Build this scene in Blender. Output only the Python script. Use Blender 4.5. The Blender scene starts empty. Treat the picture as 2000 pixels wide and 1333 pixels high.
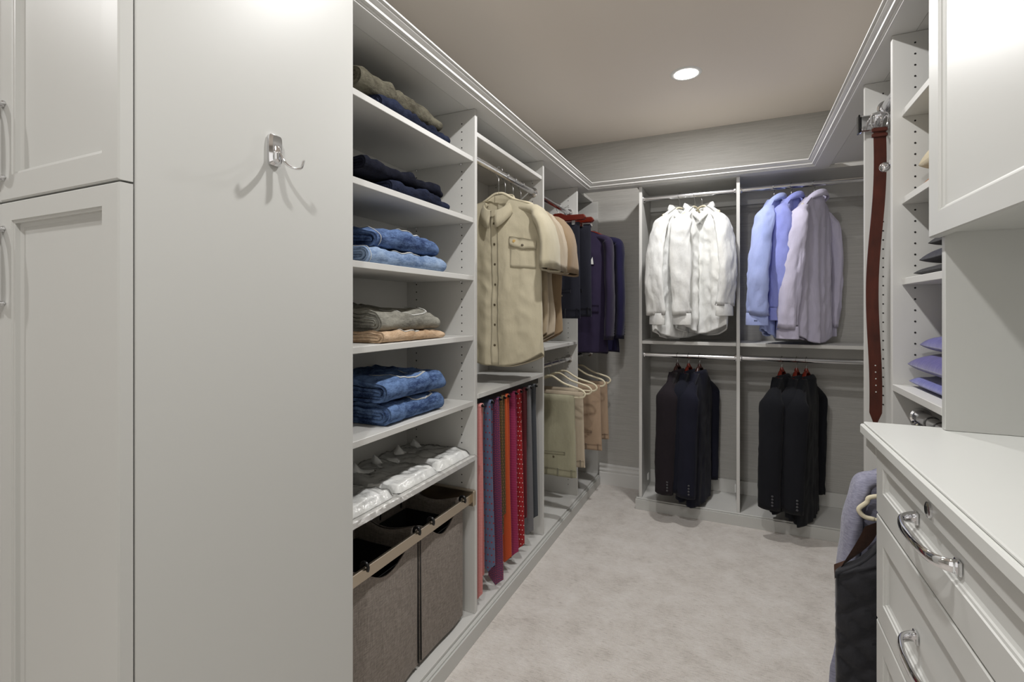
import bpy, bmesh, math, random
import numpy as np
from mathutils import Vector, Matrix, noise
C = bpy.context.scene.collection
PI = math.pi

# ------------------------------------------------------------------ camera, world, light, exposure
H = 1.28
camd = bpy.data.cameras.new('camera'); cam = bpy.data.objects.new('camera', camd); C.objects.link(cam)
cam.location = (0, 0, H); cam.rotation_euler = (math.radians(90), 0, math.radians(24.678))
camd.sensor_width = 36; camd.lens = 17.2436; camd.shift_y = -0.0301; camd.clip_start = 0.02
bpy.context.scene.camera = cam
w = bpy.data.worlds.new('world'); bpy.context.scene.world = w; w.use_nodes = True
w.node_tree.nodes['Background'].inputs[0].default_value = (1, .97, .93, 1)
w.node_tree.nodes['Background'].inputs[1].default_value = 0.95  # added soft fill, enters through the opening in wall_front
vs = bpy.context.scene.view_settings
vs.view_transform = 'Standard'; vs.look = 'None'; vs.gamma = 1; vs.use_curve_mapping = False
vs.exposure = 0.14
CEIL = 2.515
LAMP_W = 12.5
LIGHTS = [(-0.243, 2.70), (-0.262, 1.27), (-0.262, -0.12), (-2.15, -.38)]
for lx, ly in LIGHTS:
    ld = bpy.data.lights.new('downlight_lamp', 'AREA'); ld.shape = 'DISK'; ld.size = 0.075
    ld.energy = LAMP_W; ld.color = (1.0, 0.992, 0.985)
    lo = bpy.data.objects.new('downlight_lamp', ld); C.objects.link(lo); lo.location = (lx, ly, CEIL - 0.014)

# ------------------------------------------------------------------ materials
def lin(c):
    c = [v / 255 for v in c]
    return tuple((v / 12.92 if v <= .04045 else ((v + .055) / 1.055) ** 2.4) for v in c) + (1,)

def newmat(name):
    m = bpy.data.materials.new(name); m.use_nodes = True
    nt = m.node_tree; b = nt.nodes['Principled BSDF']
    return m, nt, b

def N(nt, t, **k):
    n = nt.nodes.new(t)
    for a, v in k.items(): setattr(n, a, v)
    return n

def mapping(nt, scale=(1, 1, 1), rot=(0, 0, 0), coord='Object'):
    tc = N(nt, 'ShaderNodeTexCoord'); mp = N(nt, 'ShaderNodeMapping')
    mp.inputs['Scale'].default_value = scale; mp.inputs['Rotation'].default_value = rot
    nt.links.new(tc.outputs[coord], mp.inputs[0]); return mp.outputs[0]

def math_(nt, op, a, b=None):
    n = N(nt, 'ShaderNodeMath', operation=op)
    for i, v in enumerate((a, b)):
        if v is None: continue
        if isinstance(v, (int, float)): n.inputs[i].default_value = v
        else: nt.links.new(v, n.inputs[i])
    return n.outputs[0]

def ramp(nt, fac, stops):
    r = N(nt, 'ShaderNodeValToRGB'); nt.links.new(fac, r.inputs[0])
    el = r.color_ramp.elements
    while len(el) < len(stops): el.new(0.5)
    for e, (p, c) in zip(el, stops): e.position = p; e.color = c
    return r.outputs[0]

def noise_(nt, vec, scale, detail=3, rough=.5):
    n = N(nt, 'ShaderNodeTexNoise'); n.inputs['Scale'].default_value = scale
    n.inputs['Detail'].default_value = detail; n.inputs['Roughness'].default_value = rough
    nt.links.new(vec, n.inputs['Vector']); return n.outputs[0]

def bump(nt, b, h, strength, dist=.002):
    n = N(nt, 'ShaderNodeBump'); n.inputs['Strength'].default_value = strength
    n.inputs['Distance'].default_value = dist
    nt.links.new(h, n.inputs['Height']); nt.links.new(n.outputs[0], b.inputs['Normal'])

def paint(name, col, rough=.42, tex=.0):
    m, nt, b = newmat(name)
    b.inputs['Base Color'].default_value = lin(col); b.inputs['Roughness'].default_value = rough
    if tex:
        bump(nt, b, noise_(nt, mapping(nt), 220, 3), tex, .0006)
    return m

def metal(name, col=(225, 225, 228), rough=.08):
    m, nt, b = newmat(name)
    b.inputs['Base Color'].default_value = lin(col); b.inputs['Metallic'].default_value = 1
    b.inputs['Roughness'].default_value = rough
    return m

def cloth(name, col, col2=None, weave=900, bumpk=.25, rough=.9, mott=9, sheen=.15, wr=.5, stretch=(1, 1, .35)):
    m, nt, b = newmat(name)
    vec = mapping(nt)
    c1 = lin(col); c2 = lin(col2) if col2 else tuple(v * .86 for v in c1[:3]) + (1,)
    f = noise_(nt, mapping(nt, stretch), mott, 5, .6)
    nt.links.new(ramp(nt, f, [(.32, c2), (.68, c1)]), b.inputs['Base Color'])
    b.inputs['Roughness'].default_value = rough
    b.inputs['Specular IOR Level'].default_value = .2
    b.inputs['Sheen Weight'].default_value = sheen; b.inputs['Sheen Roughness'].default_value = .5
    a = noise_(nt, vec, weave, 2)
    wv = noise_(nt, mapping(nt, (1, 1, .45)), 26, 4, .6)
    h = math_(nt, 'ADD', math_(nt, 'MULTIPLY', a, .12), math_(nt, 'MULTIPLY', wv, wr * 2))
    bump(nt, b, h, bumpk * 1.6, .006)
    return m

def denim(name, dark, light):
    m, nt, b = newmat(name)
    f = noise_(nt, mapping(nt, (1.2, .6, 1.6)), 14, 6, .7)
    g = noise_(nt, mapping(nt, (1, .25, 1)), 420, 2)
    mix = math_(nt, 'ADD', math_(nt, 'MULTIPLY', f, .8), math_(nt, 'MULTIPLY', g, .2))
    nt.links.new(ramp(nt, mix, [(.41, lin(dark)), (.59, lin(light))]), b.inputs['Base Color'])
    b.inputs['Roughness'].default_value = .95; b.inputs['Specular IOR Level'].default_value = .1
    wv = noise_(nt, mapping(nt, (1, .7, 1)), 42, 4, .6)
    bump(nt, b, math_(nt, 'ADD', math_(nt, 'MULTIPLY', g, .25), math_(nt, 'MULTIPLY', wv, 1.2)), .6, .006)
    return m

def dotted(name, base, dot, pitch=.011, r=.24, sq=False, ring=False, off=True):
    """woven tie silk with a small repeating figure"""
    m, nt, b = newmat(name)
    tc = N(nt, 'ShaderNodeTexCoord'); sp = N(nt, 'ShaderNodeSeparateXYZ'); nt.links.new(tc.outputs['Object'], sp.inputs[0])
    xs = math_(nt, 'DIVIDE', sp.outputs[0], pitch); zs = math_(nt, 'DIVIDE', sp.outputs[2], pitch * (1 if sq else 1.6))
    if off:
        row = math_(nt, 'MODULO', math_(nt, 'FLOOR', math_(nt, 'ADD', zs, 500)), 2)
        xs = math_(nt, 'ADD', xs, math_(nt, 'MULTIPLY', row, .5))
    fx = math_(nt, 'ABSOLUTE', math_(nt, 'SUBTRACT', math_(nt, 'FRACT', math_(nt, 'ADD', xs, 500)), .5))
    fz = math_(nt, 'ABSOLUTE', math_(nt, 'SUBTRACT', math_(nt, 'FRACT', math_(nt, 'ADD', zs, 500)), .5))
    if sq: d = math_(nt, 'MAXIMUM', fx, fz)
    else:
        d = math_(nt, 'SQRT', math_(nt, 'ADD', math_(nt, 'POWER', fx, 2), math_(nt, 'POWER', math_(nt, 'MULTIPLY', fz, 1.6), 2)))
    if ring:
        d = math_(nt, 'ABSOLUTE', math_(nt, 'SUBTRACT', d, .3)); r = .09
    f = math_(nt, 'LESS_THAN', d, r)
    mx = N(nt, 'ShaderNodeMix', data_type='RGBA'); nt.links.new(f, mx.inputs[0])
    mx.inputs[6].default_value = lin(base); mx.inputs[7].default_value = lin(dot)
    nt.links.new(mx.outputs[2], b.inputs['Base Color'])
    b.inputs['Roughness'].default_value = .55; b.inputs['Sheen Weight'].default_value = .3
    bump(nt, b, noise_(nt, mapping(nt), 900, 2), .15, .001)
    return m

M = {}
M['cab'] = paint('cabinet_lacquer', (199, 199, 195), .40)
M['cab_in'] = paint('cabinet_melamine', (208, 207, 203), .45)
M['counter'] = paint('worktop_lacquer', (216, 217, 213), .38)
M['trimp'] = paint('trim_paint', (220, 219, 216), .4)
M['ceil'] = paint('ceiling_paint', (236, 227, 217), .85, .2)
M['white'] = paint('white_plastic', (235, 235, 232), .3)
M['chrome'] = metal('chrome', (228, 228, 230), .06)
M['rodm'] = metal('polished_rod', (214, 214, 216), .16)
M['bronze'] = metal('champagne_aluminium', (190, 178, 160), .3)
M['black'] = paint('black_plastic', (14, 14, 15), .3)
M['hole'] = paint('pin_hole', (28, 27, 26), .9)
M['cream'] = paint('cream_velvet', (224, 214, 186), .8)
M['wood'] = paint('red_lacquered_wood', (104, 30, 16), .22)
M['darkwood'] = paint('dark_walnut', (52, 24, 18), .35)
M['wire'] = metal('hanger_wire', (170, 170, 170), .25)
M['thread'] = paint('pale_stitching', (205, 205, 200), .8)
M['button'] = paint('horn_button', (88, 78, 60), .35)
M['pearl'] = paint('pearl_button', (225, 224, 220), .3)
M['blackbutton'] = paint('black_button', (70, 70, 74), .25)

def wallpaper():
    m, nt, b = newmat('grasscloth_wallpaper')
    f = noise_(nt, mapping(nt, (1.2, 1.2, 60)), 4, 6, .65)
    g = noise_(nt, mapping(nt, (8, 8, 260)), 5, 2)
    mix = math_(nt, 'ADD', math_(nt, 'MULTIPLY', f, .7), math_(nt, 'MULTIPLY', g, .3))
    nt.links.new(ramp(nt, mix, [(.3, lin((164, 162, 157))), (.7, lin((199, 197, 192)))]), b.inputs['Base Color'])
    b.inputs['Roughness'].default_value = .55
    bump(nt, b, mix, .25, .002)
    return m
M['wall'] = wallpaper()

def carpet():
    m, nt, b = newmat('cut_pile_carpet')
    v = mapping(nt)
    warp = N(nt, 'ShaderNodeTexNoise'); warp.inputs['Scale'].default_value = 2.2; warp.inputs['Detail'].default_value = 3
    nt.links.new(v, warp.inputs['Vector'])
    mv = N(nt, 'ShaderNodeMix', data_type='VECTOR'); mv.inputs[0].default_value = .12
    nt.links.new(v, mv.inputs[4]); nt.links.new(warp.outputs[1], mv.inputs[5])
    blot = noise_(nt, mv.outputs[1], 9, 7, .68)
    dash = noise_(nt, mapping(nt, (20, 110, 1)), 1.5, 4, .7)
    fine = noise_(nt, v, 330, 2)
    mix = math_(nt, 'ADD', math_(nt, 'MULTIPLY', blot, .50), math_(nt, 'ADD', math_(nt, 'MULTIPLY', dash, .34), math_(nt, 'MULTIPLY', fine, .16)))
    dk = math_(nt, 'MULTIPLY', math_(nt, 'MAXIMUM', math_(nt, 'SUBTRACT', .43, dash), 0), .6)
    mix = math_(nt, 'SUBTRACT', mix, dk)
    nt.links.new(ramp(nt, mix, [(.33, lin((198, 189, 180))), (.47, lin((232, 224, 216))), (.60, lin((246, 240, 234)))]), b.inputs['Base Color'])
    b.inputs['Roughness'].default_value = 1; b.inputs['Specular IOR Level'].default_value = .05
    b.inputs['Sheen Weight'].default_value = .4
    h = math_(nt, 'ADD', math_(nt, 'MULTIPLY', dash, 1.5), math_(nt, 'ADD', math_(nt, 'MULTIPLY', blot, .8), math_(nt, 'MULTIPLY', fine, .8)))
    bump(nt, b, h, .8, .008)
    return m
M['carpet'] = carpet()

def emis(name, col, s):
    m, nt, b = newmat(name)
    b.inputs['Emission Color'].default_value = col; b.inputs['Emission Strength'].default_value = s
    return m
M['lens'] = emis('lamp_lens', (1, .96, .9, 1), 22)

def film():
    m, nt, b = newmat('clear_polybag')
    b.inputs['Base Color'].default_value = (1, 1, 1, 1); b.inputs['Roughness'].default_value = .08
    tr = N(nt, 'ShaderNodeBsdfTransparent'); mx = N(nt, 'ShaderNodeMixShader')
    gl = N(nt, 'ShaderNodeBsdfGlossy'); gl.inputs['Roughness'].default_value = .12
    fr = N(nt, 'ShaderNodeFresnel'); fr.inputs[0].default_value = 1.45
    bp = N(nt, 'ShaderNodeBump'); bp.inputs['Strength'].default_value = .7; bp.inputs['Distance'].default_value = .004
    nt.links.new(noise_(nt, mapping(nt), 55, 4, .6), bp.inputs['Height'])
    nt.links.new(bp.outputs[0], gl.inputs['Normal']); nt.links.new(bp.outputs[0], fr.inputs['Normal'])
    f = math_(nt, 'ADD', math_(nt, 'MULTIPLY', fr.outputs[0], 1.3), .01)
    nt.links.new(f, mx.inputs[0]); nt.links.new(tr.outputs[0], mx.inputs[1]); nt.links.new(gl.outputs[0], mx.inputs[2])
    nt.links.new(mx.outputs[0], nt.nodes['Material Output'].inputs[0])
    return m
M['film'] = film()

# ------------------------------------------------------------------ object helpers
O = {}
def tag(o, label=None, cat=None, group=None, kind=None):
    if label: o['label'] = label
    if cat: o['category'] = cat
    if group: o['group'] = group
    if kind: o['kind'] = kind
    return o

def empty(name, loc, label, cat, group=None, local=False, rotz=0):
    o = bpy.data.objects.new(name, None); C.objects.link(o); o.location = loc; o.rotation_euler = (0, 0, rotz)
    o.empty_display_size = .05
    O[o] = np.zeros(3) if local else np.array(loc, float)
    return tag(o, label, cat, group)

def mesh_obj(name, V, F, mat, parent=None, smooth=True, origin=None):
    V = np.array(V, float)
    c = (V.min(0) + V.max(0)) / 2 if origin is None else np.array(origin, float)
    me = bpy.data.meshes.new(name); me.from_pydata([tuple(v) for v in (V - c)], [], F)
    me.materials.append(mat)
    if smooth: me.shade_smooth()
    me.update()
    o = bpy.data.objects.new(name, me); C.objects.link(o)
    if parent is not None:
        o.parent = parent; o.location = Vector(c - O[parent])
    else: o.location = Vector(c)
    O[o] = c
    return o

class G:
    """collects geometry"""
    def __init__(s): s.V = []; s.F = []
    def add(s, V, F):
        n = len(s.V); s.V += [tuple(v) for v in V]; s.F += [tuple(i + n for i in f) for f in F]; return s
    def box(s, x0, x1, y0, y1, z0, z1, b=.0012):
        bm = bmesh.new()
        vs_ = [bm.verts.new((x, y, z)) for x in (x0, x1) for y in (y0, y1) for z in (z0, z1)]
        for f in ((0, 1, 3, 2), (4, 6, 7, 5), (0, 4, 5, 1), (2, 3, 7, 6), (0, 2, 6, 4), (1, 5, 7, 3)):
            bm.faces.new([vs_[i] for i in f])
        if b: bmesh.ops.bevel(bm, geom=list(bm.edges), offset=min(b, .3 * min(x1 - x0, y1 - y0, z1 - z0)), segments=1, affect='EDGES')
        bm.verts.index_update(); bm.verts.ensure_lookup_table(); bm.normal_update()
        s.add([v.co[:] for v in bm.verts], [[v.index for v in f.verts] for f in bm.faces]); bm.free(); return s
    def tube(s, P, R, seg=10, caps=True, up=(0, 0, 1), R2=None, closed=False):
        P = np.array(P, float); n = len(P)
        R = np.full(n, R) if np.isscalar(R) else np.array(R); R2 = R if R2 is None else (np.full(n, R2) if np.isscalar(R2) else np.array(R2))
        V = []
        ref = np.array(up, float); prev = None
        for i in range(n):
            if closed: t = P[(i + 1) % n] - P[i - 1]
            else: t = P[min(i + 1, n - 1)] - P[max(i - 1, 0)]
            t = t / (np.linalg.norm(t) + 1e-12)
            a = prev if prev is not None else ref
            a = a - t * (a @ t)
            if np.linalg.norm(a) < 1e-4: a = np.cross(t, (1, .3, .2))
            a /= np.linalg.norm(a); prev = a; b = np.cross(t, a)
            for k in range(seg):
                q = 2 * PI * k / seg; V.append(P[i] + a * math.cos(q) * R[i] + b * math.sin(q) * R2[i])
        F = []
        m = n if closed else n - 1
        for i in range(m):
            for k in range(seg):
                j = (i + 1) % n
                F.append((i * seg + k, i * seg + (k + 1) % seg, j * seg + (k + 1) % seg, j * seg + k))
        if caps and not closed:
            F.append(tuple(range(seg))[::-1]); F.append(tuple((n - 1) * seg + k for k in range(seg)))
        return s.add(V, F)
    def cyl(s, p0, p1, r, seg=16): return s.tube([p0, p1], r, seg)
    def disc(s, c, n, r, t, seg=14):
        c = np.array(c, float); n = np.array(n, float) / np.linalg.norm(n)
        return s.tube([c, c + n * t * .7, c + n * t], [r, r, r * .8], seg, up=(1, .1, .2))
    def obj(s, name, mat, parent=None, smooth=True, **k):
        o = mesh_obj(name, s.V, s.F, mat, parent, smooth, **k)
        return o

def sharp(o, ang=35):
    me = o.data
    me.set_sharp_from_angle(angle=math.radians(ang)); return o

def board(name, x0, x1, y0, y1, z0, z1, mat, parent, b=.0012):
    return G().box(min(x0, x1), max(x0, x1), min(y0, y1), max(y0, y1), z0, z1, b).obj(name, mat, parent, smooth=False)

def arc(pts, n=8):
    """catmull-rom through points"""
    P = [np.array(p, float) for p in pts]; P = [2 * P[0] - P[1]] + P + [2 * P[-1] - P[-2]]; out = []
    for i in range(1, len(P) - 2):
        for k in range(n):
            t = k / n; a, b, c, d = P[i - 1:i + 3]
            out.append(.5 * ((2 * b) + (-a + c) * t + (2 * a - 5 * b + 4 * c - d) * t * t + (-a + 3 * b - 3 * c + d) * t ** 3))
    out.append(P[-2]); return out

# ------------------------------------------------------------------ room
YB = 3.57
def struct(o): o['kind'] = 'structure'; return o
struct(G().box(-3.15, 0.85, -2.0, YB + .06, -.05, 0, 0).obj('floor', M['carpet'], smooth=False))
struct(G().box(-3.15, 0.85, -2.0, YB + .06, CEIL, CEIL + .05, 0).obj('ceiling', M['ceil'], smooth=False))
struct(G().box(-1.29, .79, YB, YB + .05, 0, CEIL, 0).obj('wall_back', M['wall'], smooth=False))
struct(G().box(.79, .84, -2.0, YB + .05, 0, CEIL, 0).obj('wall_right', M['wall'], smooth=False))
struct(G().box(-1.34, -1.29, .97, YB + .05, 0, CEIL, 0).box(-3.10, -1.34, .97, 1.02, 0, CEIL, 0).box(-3.14, -3.09, -2, 1.02, 0, CEIL, 0).obj('wall_left', M['wall'], smooth=False))
struct(G().box(-3.14, -1.45, -2.0, -1.95, 0, CEIL, 0).box(.25, .84, -2.0, -1.95, 0, CEIL, 0).box(-1.45, .25, -2.0, -1.95, 2.3, CEIL, 0).obj('wall_front', M['wall'], smooth=False))  # unseen; wide opening added so world fill light enters behind the camera

def profile_run(name, prof, path, mat, closedz=True):
    """prof: list of (outward, z); path: function outward -> list of xy points (mitred)"""
    V = []; F = []; n = len(prof); m = len(path(0))
    for o_, z in prof:
        for p in path(o_): V.append((p[0], p[1], z))
    for i in range(n):
        j = (i + 1) % n
        for k in range(m - 1): F.append((i * m + k, i * m + k + 1, j * m + k + 1, j * m + k))
    F.append(tuple(i * m for i in range(n))); F.append(tuple(i * m + m - 1 for i in range(n))[::-1])
    o = mesh_obj(name, V, F, mat, smooth=False)
    return o
crown = [(-.06, 2.1005), (-.03, 2.1005), (-.03, 2.0805), (.040, 2.0805), (.044, 2.082), (.044, 2.0865), (.050, 2.0880), (.050, 2.0910), (.058, 2.0930), (.0585, 2.1015),
         (.064, 2.1040), (.070, 2.1085), (.0725, 2.1140), (.078, 2.1145), (.078, 2.1200), (-.06, 2.1200)]
o = profile_run('trim_1', crown, lambda d: [(-.945 + d, .969), (-.945 + d, 3.225 - d), (.435 - d, 3.225 - d), (.435 - d, .15)], M['trimp'])
struct(o)
base = [(0, 0), (.016, 0), (.016, .088), (.013, .092), (.013, .100), (.0165, .103), (.0165, .112), (.012, .118), (.011, .130), (.014, .134), (.014, .142), (.008, .150), (0, .152)]
struct(profile_run('baseboard_back', base, lambda d: [(-.925, YB - .001 - d), (-.585, YB - .001 - d)], M['trimp']))

# downlights
for i, (lx, ly) in enumerate(LIGHTS):
    lab = ['recessed ceiling downlight glowing white, the one in view', 'recessed ceiling downlight above the tie section, out of view',
           'recessed ceiling downlight above the camera', 'recessed ceiling downlight in the entry left of the camera'][i]
    t = empty('downlight', (lx, ly, CEIL - .002), lab, 'light', 'recessed ceiling downlights')
    V = []; F = []; seg = 40; pr = [(.058, -.0005), (.06, -.006), (.074, -.0045), (.078, -.0005)]
    for r, z in pr:
        for k in range(seg): V.append((lx + r * math.cos(2 * PI * k / seg), ly + r * math.sin(2 * PI * k / seg), CEIL + z))
    for a in range(3):
        for k in range(seg): F.append((a * seg + k, a * seg + (k + 1) % seg, (a + 1) * seg + (k + 1) % seg, (a + 1) * seg + k))
    mesh_obj('trim_ring', V, F, M['white'], t)
    V = [(lx, ly, CEIL - .006)]; F = []
    for k in range(seg): V.append((lx + .0585 * math.cos(2 * PI * k / seg), ly + .0585 * math.sin(2 * PI * k / seg), CEIL - .004))
    for k in range(seg): F.append((0, k + 1, (k + 1) % seg + 1))
    mesh_obj('lens', V, F, M['lens'], t)

def rod(parent, p0, p1, r=.0155, flange=(True, True), name='closet_rod'):
    o = G().cyl(p0, p1, r, 20).obj(name, M['rodm'], parent); sharp(o)
    p0 = np.array(p0, float); p1 = np.array(p1, float); d = (p1 - p0) / np.linalg.norm(p1 - p0)
    for p, s, fl in ((p0, 1, flange[0]), (p1, -1, flange[1])):
        if fl: sharp(G().tube([p, p + d * s * .004, p + d * s * .006, p + d * s * .012], [.026, .026, .021, .020], 20).obj('rod_socket', M['chrome'], o))
    return o

def holes(parent, xs, y, zs, face=-1):
    g = G()
    for x in xs:
        for z in zs: g.tube([(x, y, z), (x, y + face * .0008, z)], .0026, 8, up=(1, 0, 0))
    o = g.obj('pin_holes', M['hole'], parent); o['kind'] = 'stuff'; return o

# ------------------------------------------------------------------ left shelving unit
XF = -.945; XW = -1.285; TOP = 2.08
U = empty('shelving_unit', (XF, 2.2, 0), 'tall pale grey open shelving unit along the left side with shelves and rods', 'shelving')
UY = [.985, 1.705, 2.452, 3.068]
T = .019
for y in UY: board('upright', XW + .012, XF, y, y + T, .075, TOP, M['cab_in'], U)
board('upright', XW + .012, XF + .01, YB - .02, YB - .002, .075, TOP, M['cab_in'], U)
board('back_panel', XW, XW + .012, .975, YB - .001, .0, TOP, M['cab_in'], U, 0)
board('top_panel', XW, -.976, .975, YB - .001, TOP + .0005, TOP + .02, M['cab_in'], U, 0)
board('bottom_deck', XW + .012, XF + .008, .985, YB - .001, .055, .075, M['cab_in'], U)
g = G().box(XF + .009, XF + .028, .985, YB - .02, 0.0, .058, .001).box(XF + .009, XF + .022, .985, YB - .02, .058, .066, .002)
g.box(XW + .015, XF + .008, .985, YB - .002, 0, .054, 0)
g.obj('toe_kick', M['cab'], U, smooth=False)
def shelf(y0, y1, z, x1=XF - .006, x0=XW + .013, name='shelf'):
    s_ = board(name, x0, x1, y0 + .001, y1 - .001, z - T, z, M['cab_in'], U)
    for yy in (y0 + .006, y1 - .006):
        for xx in (x1 - .055, x0 + .05):
            G().tube([(xx, yy, z - T - .001), (xx, yy, z - T - .007)], [.005, .004], 8, up=(1, 0, 0)).obj('shelf_pin', M['chrome'], s_)
    return s_
S = {1: 1.888, 2: 1.646, 3: 1.417, 4: 1.179, 5: .920}
for k, z in S.items(): shelf(.985 + T, 1.705, z)
board('shelf', XW + .013, XF + .004, 1.004, 1.704, .705 - T, .705, M['cab_in'], U)
shelf(1.705 + T, 2.452, 1.998)
board('shelf', XW + .013, XF + .004, 1.725, 2.451, .945 - T, .945, M['cab_in'], U)
board('shelf', XW + .013, XF + .004, 2.472, 3.067, 1.08 - T, 1.08, M['cab_in'], U)
RX = -1.0; RZ = 1.915
rod(U, (RX, 1.725, RZ), (RX, 2.451, RZ)); rod(U, (RX, 2.472, RZ), (RX, 3.067, RZ)); rod(U, (RX, 3.088, RZ), (RX, YB - .021, RZ))
RL = .965
rod(U, (RX, 2.472, RL), (RX, 3.067, RL)); rod(U, (RX, 3.088, RL), (RX, YB - .021, RL))
hz = [z for z in np.arange(.14, 2.05, .032)]
for y, zs in ((1.705, hz), (2.452, hz), (3.068, hz)):
    hs = [z for z in zs if min(abs(z + .01 - q) for q in (list(S.values()) + [.705] if y == 1.705 else [.945, 1.998] if y == 2.452 else [1.08])) > .014]
    holes(U, (-1.005, -1.225), y, hs)

# ------------------------------------------------------------------ back hanging unit
YF = 3.225
B = empty('hanging_unit', (0.1, YF, 0), 'pale grey double-hang unit against the back wall with four chrome rods', 'shelving')
for x in (-.578, -.005, .77): board('upright', x, x + .019 if x < .7 else .789, YF, YB - .002, .07, TOP, M['cab_in'], B)
board('top_panel', -.595, .789, YF + .032, YB - .001, TOP + .0005, TOP + .02, M['cab_in'], B, 0)
board('bottom_deck', -.577, .789, YF - .004, YB - .001, .05, .070, M['cab_in'], B)
G().box(-.597, .789, YF - .024, YF - .005, 0, .064, .001).box(-.592, .789, YF - .018, YF - .005, .064, .074, .002).box(-.597, -.579, YF - .005, YB - .018, 0, .064, .001).obj('toe_kick', M['cab'], B, smooth=False)
for x0, x1 in ((-.558, -.006), (.015, .769)):
    board('shelf', x0, x1, YF - .001, YB - .02, 1.064, 1.084, M['cab_in'], B)
    board('wall_cleat', x0, x1, YB - .018, YB - .002, .0705, .158, M['cab_in'], B)
    board('wall_cleat', x0, x1, YB - .018, YB - .002, 1.97, TOP - .001, M['cab_in'], B)
    board('wall_cleat', x0, x1, YB - .018, YB - .002, .97, 1.063, M['cab_in'], B)
    rod(B, (x0, YF + .05, 2.005), (x1, YF + .05, 2.005)); rod(B, (x0, YF + .05, .992), (x1, YF + .05, .992))
# little wall brackets near the deck
for x in (-.012, .018, -.555):
    G().box(x - .003 if x < 0 else x, x + .004, YF + .2, YF + .235, .12, .165, .002).obj('bracket', M['white'], B, smooth=False)

# ------------------------------------------------------------------ right shelf tower
XR = .41; XE = .788
R = empty('shelf_tower', (XR, 1.75, 0), 'pale grey shelf tower on the right beside the counter, with belts and folded knitwear', 'shelving')
board('upright', XR, XE, 2.10, 2.10 + T, .06, TOP, M['cab_in'], R)
board('upright', XR, XE, 1.76, 1.76 + T, .06, TOP, M['cab_in'], R)
board('back_panel', XE - .010, XE + .001, 1.405, 2.099, .06, TOP, M['cab_in'], R, 0)
board('top_panel', .466, XE, .35, 3.16, TOP + .0005, TOP + .02, M['cab_in'], R, 0)
board('toe_kick', XR + .01, XE, 1.31, 2.119, 0, .059, M['cab_in'], R)
for z in (1.858, 1.605, 1.372): board('shelf', XR + .022, XE - .011, 1.381, 1.759, z - T, z, M['cab_in'], R)
board('shelf', XR, XE - .011, 1.381, 1.759, 1.065 - T, 1.065, M['cab_in'], R)
rod(R, (.47, 1.78, 1.985), (.47, 2.099, 1.985), .017); rod(R, (.475, 1.33, .975), (.475, 1.759, .975), .017)
holes(R, (.463, .72), 1.76, [z for z in np.arange(1.12, 2.06, .032) if min(abs(z + .01 - q) for q in (1.858, 1.605, 1.372)) > .014])
holes(R, (.463, .72), 2.10, [z for z in np.arange(.95, 2.06, .032)])
# valet knob on the far face of the near upright
vk = empty('valet_rod', (.42, 1.78, 1.718), 'short chrome valet rod with a round knob, beside the hanging belt', 'hook')
sharp(G().tube([(.42, 1.7795, 1.718), (.42, 1.784, 1.718)], .013, 16, up=(1, 0, 0)).obj('mounting_plate', M['chrome'], vk))
G().tube([(.418, 1.784, 1.718), (.412, 1.830, 1.718)], .005, 12, up=(1, 0, 0)).obj('stem', M['chrome'], vk)
pp = [(.410, 1.828 + .024 * (1 - math.cos(a)) / 2, 1.718) for a in np.linspace(0, PI, 9)]
G().tube(pp, [max(.0012, .0150 * math.sin(a)) for a in np.linspace(0.05, PI - .05, 9)], 16, up=(1, 0, 0)).obj('knob', M['chrome'], vk)

# ------------------------------------------------------------------ panelled fronts
def shaker(name, axis, pos, a0, a1, z0, z1, fr, depth, thick, mat, parent, face=-1, bev=.010):
    """framed door: flat frame, bevelled step, recessed field. axis 'x': plane X=pos facing face*X, a = Y; axis 'y': plane Y=pos, a = X.
       fr = (left, right, bottom, top) frame widths in a/z"""
    l, r, b_, t_ = fr
    def P(a, z, d): # d = depth into the door
        return (pos - face * d, a, z) if axis == 'x' else (a, pos - face * d, z)
    e = .0025
    rings = [[(a0, z0, thick), (a1, z0, thick), (a1, z1, thick), (a0, z1, thick)],
             [(a0, z0, e), (a1, z0, e), (a1, z1, e), (a0, z1, e)],
             [(a0 + e, z0 + e, 0), (a1 - e, z0 + e, 0), (a1 - e, z1 - e, 0), (a0 + e, z1 - e, 0)]]
    A0, A1, Z0, Z1 = a0 + l, a1 - r, z0 + b_, z1 - t_
    for k, d in ((0, 0), (.001, .0025), (bev * .45, .0035), (bev * .5, depth * .75), (bev, depth)):
        rings.append([(A0 + k, Z0 + k, d), (A1 - k, Z0 + k, d), (A1 - k, Z1 - k, d), (A0 + k, Z1 - k, d)])
    V = [P(*q) for rg in rings for q in rg]; F = []
    for i in range(len(rings) - 1):
        for k in range(4): F.append((i * 4 + k, i * 4 + (k + 1) % 4, i * 4 + 4 + (k + 1) % 4, i * 4 + 4 + k))
    n = len(rings) - 1; F.append(tuple(n * 4 + k for k in range(4))); F.append((3, 2, 1, 0))
    o_ = mesh_obj(name, V, F, mat, parent, smooth=False)
    bm = bmesh.new(); bm.from_mesh(o_.data); bmesh.ops.recalc_face_normals(bm, faces=bm.faces); bm.to_mesh(o_.data); bm.free()
    return o_

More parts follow.
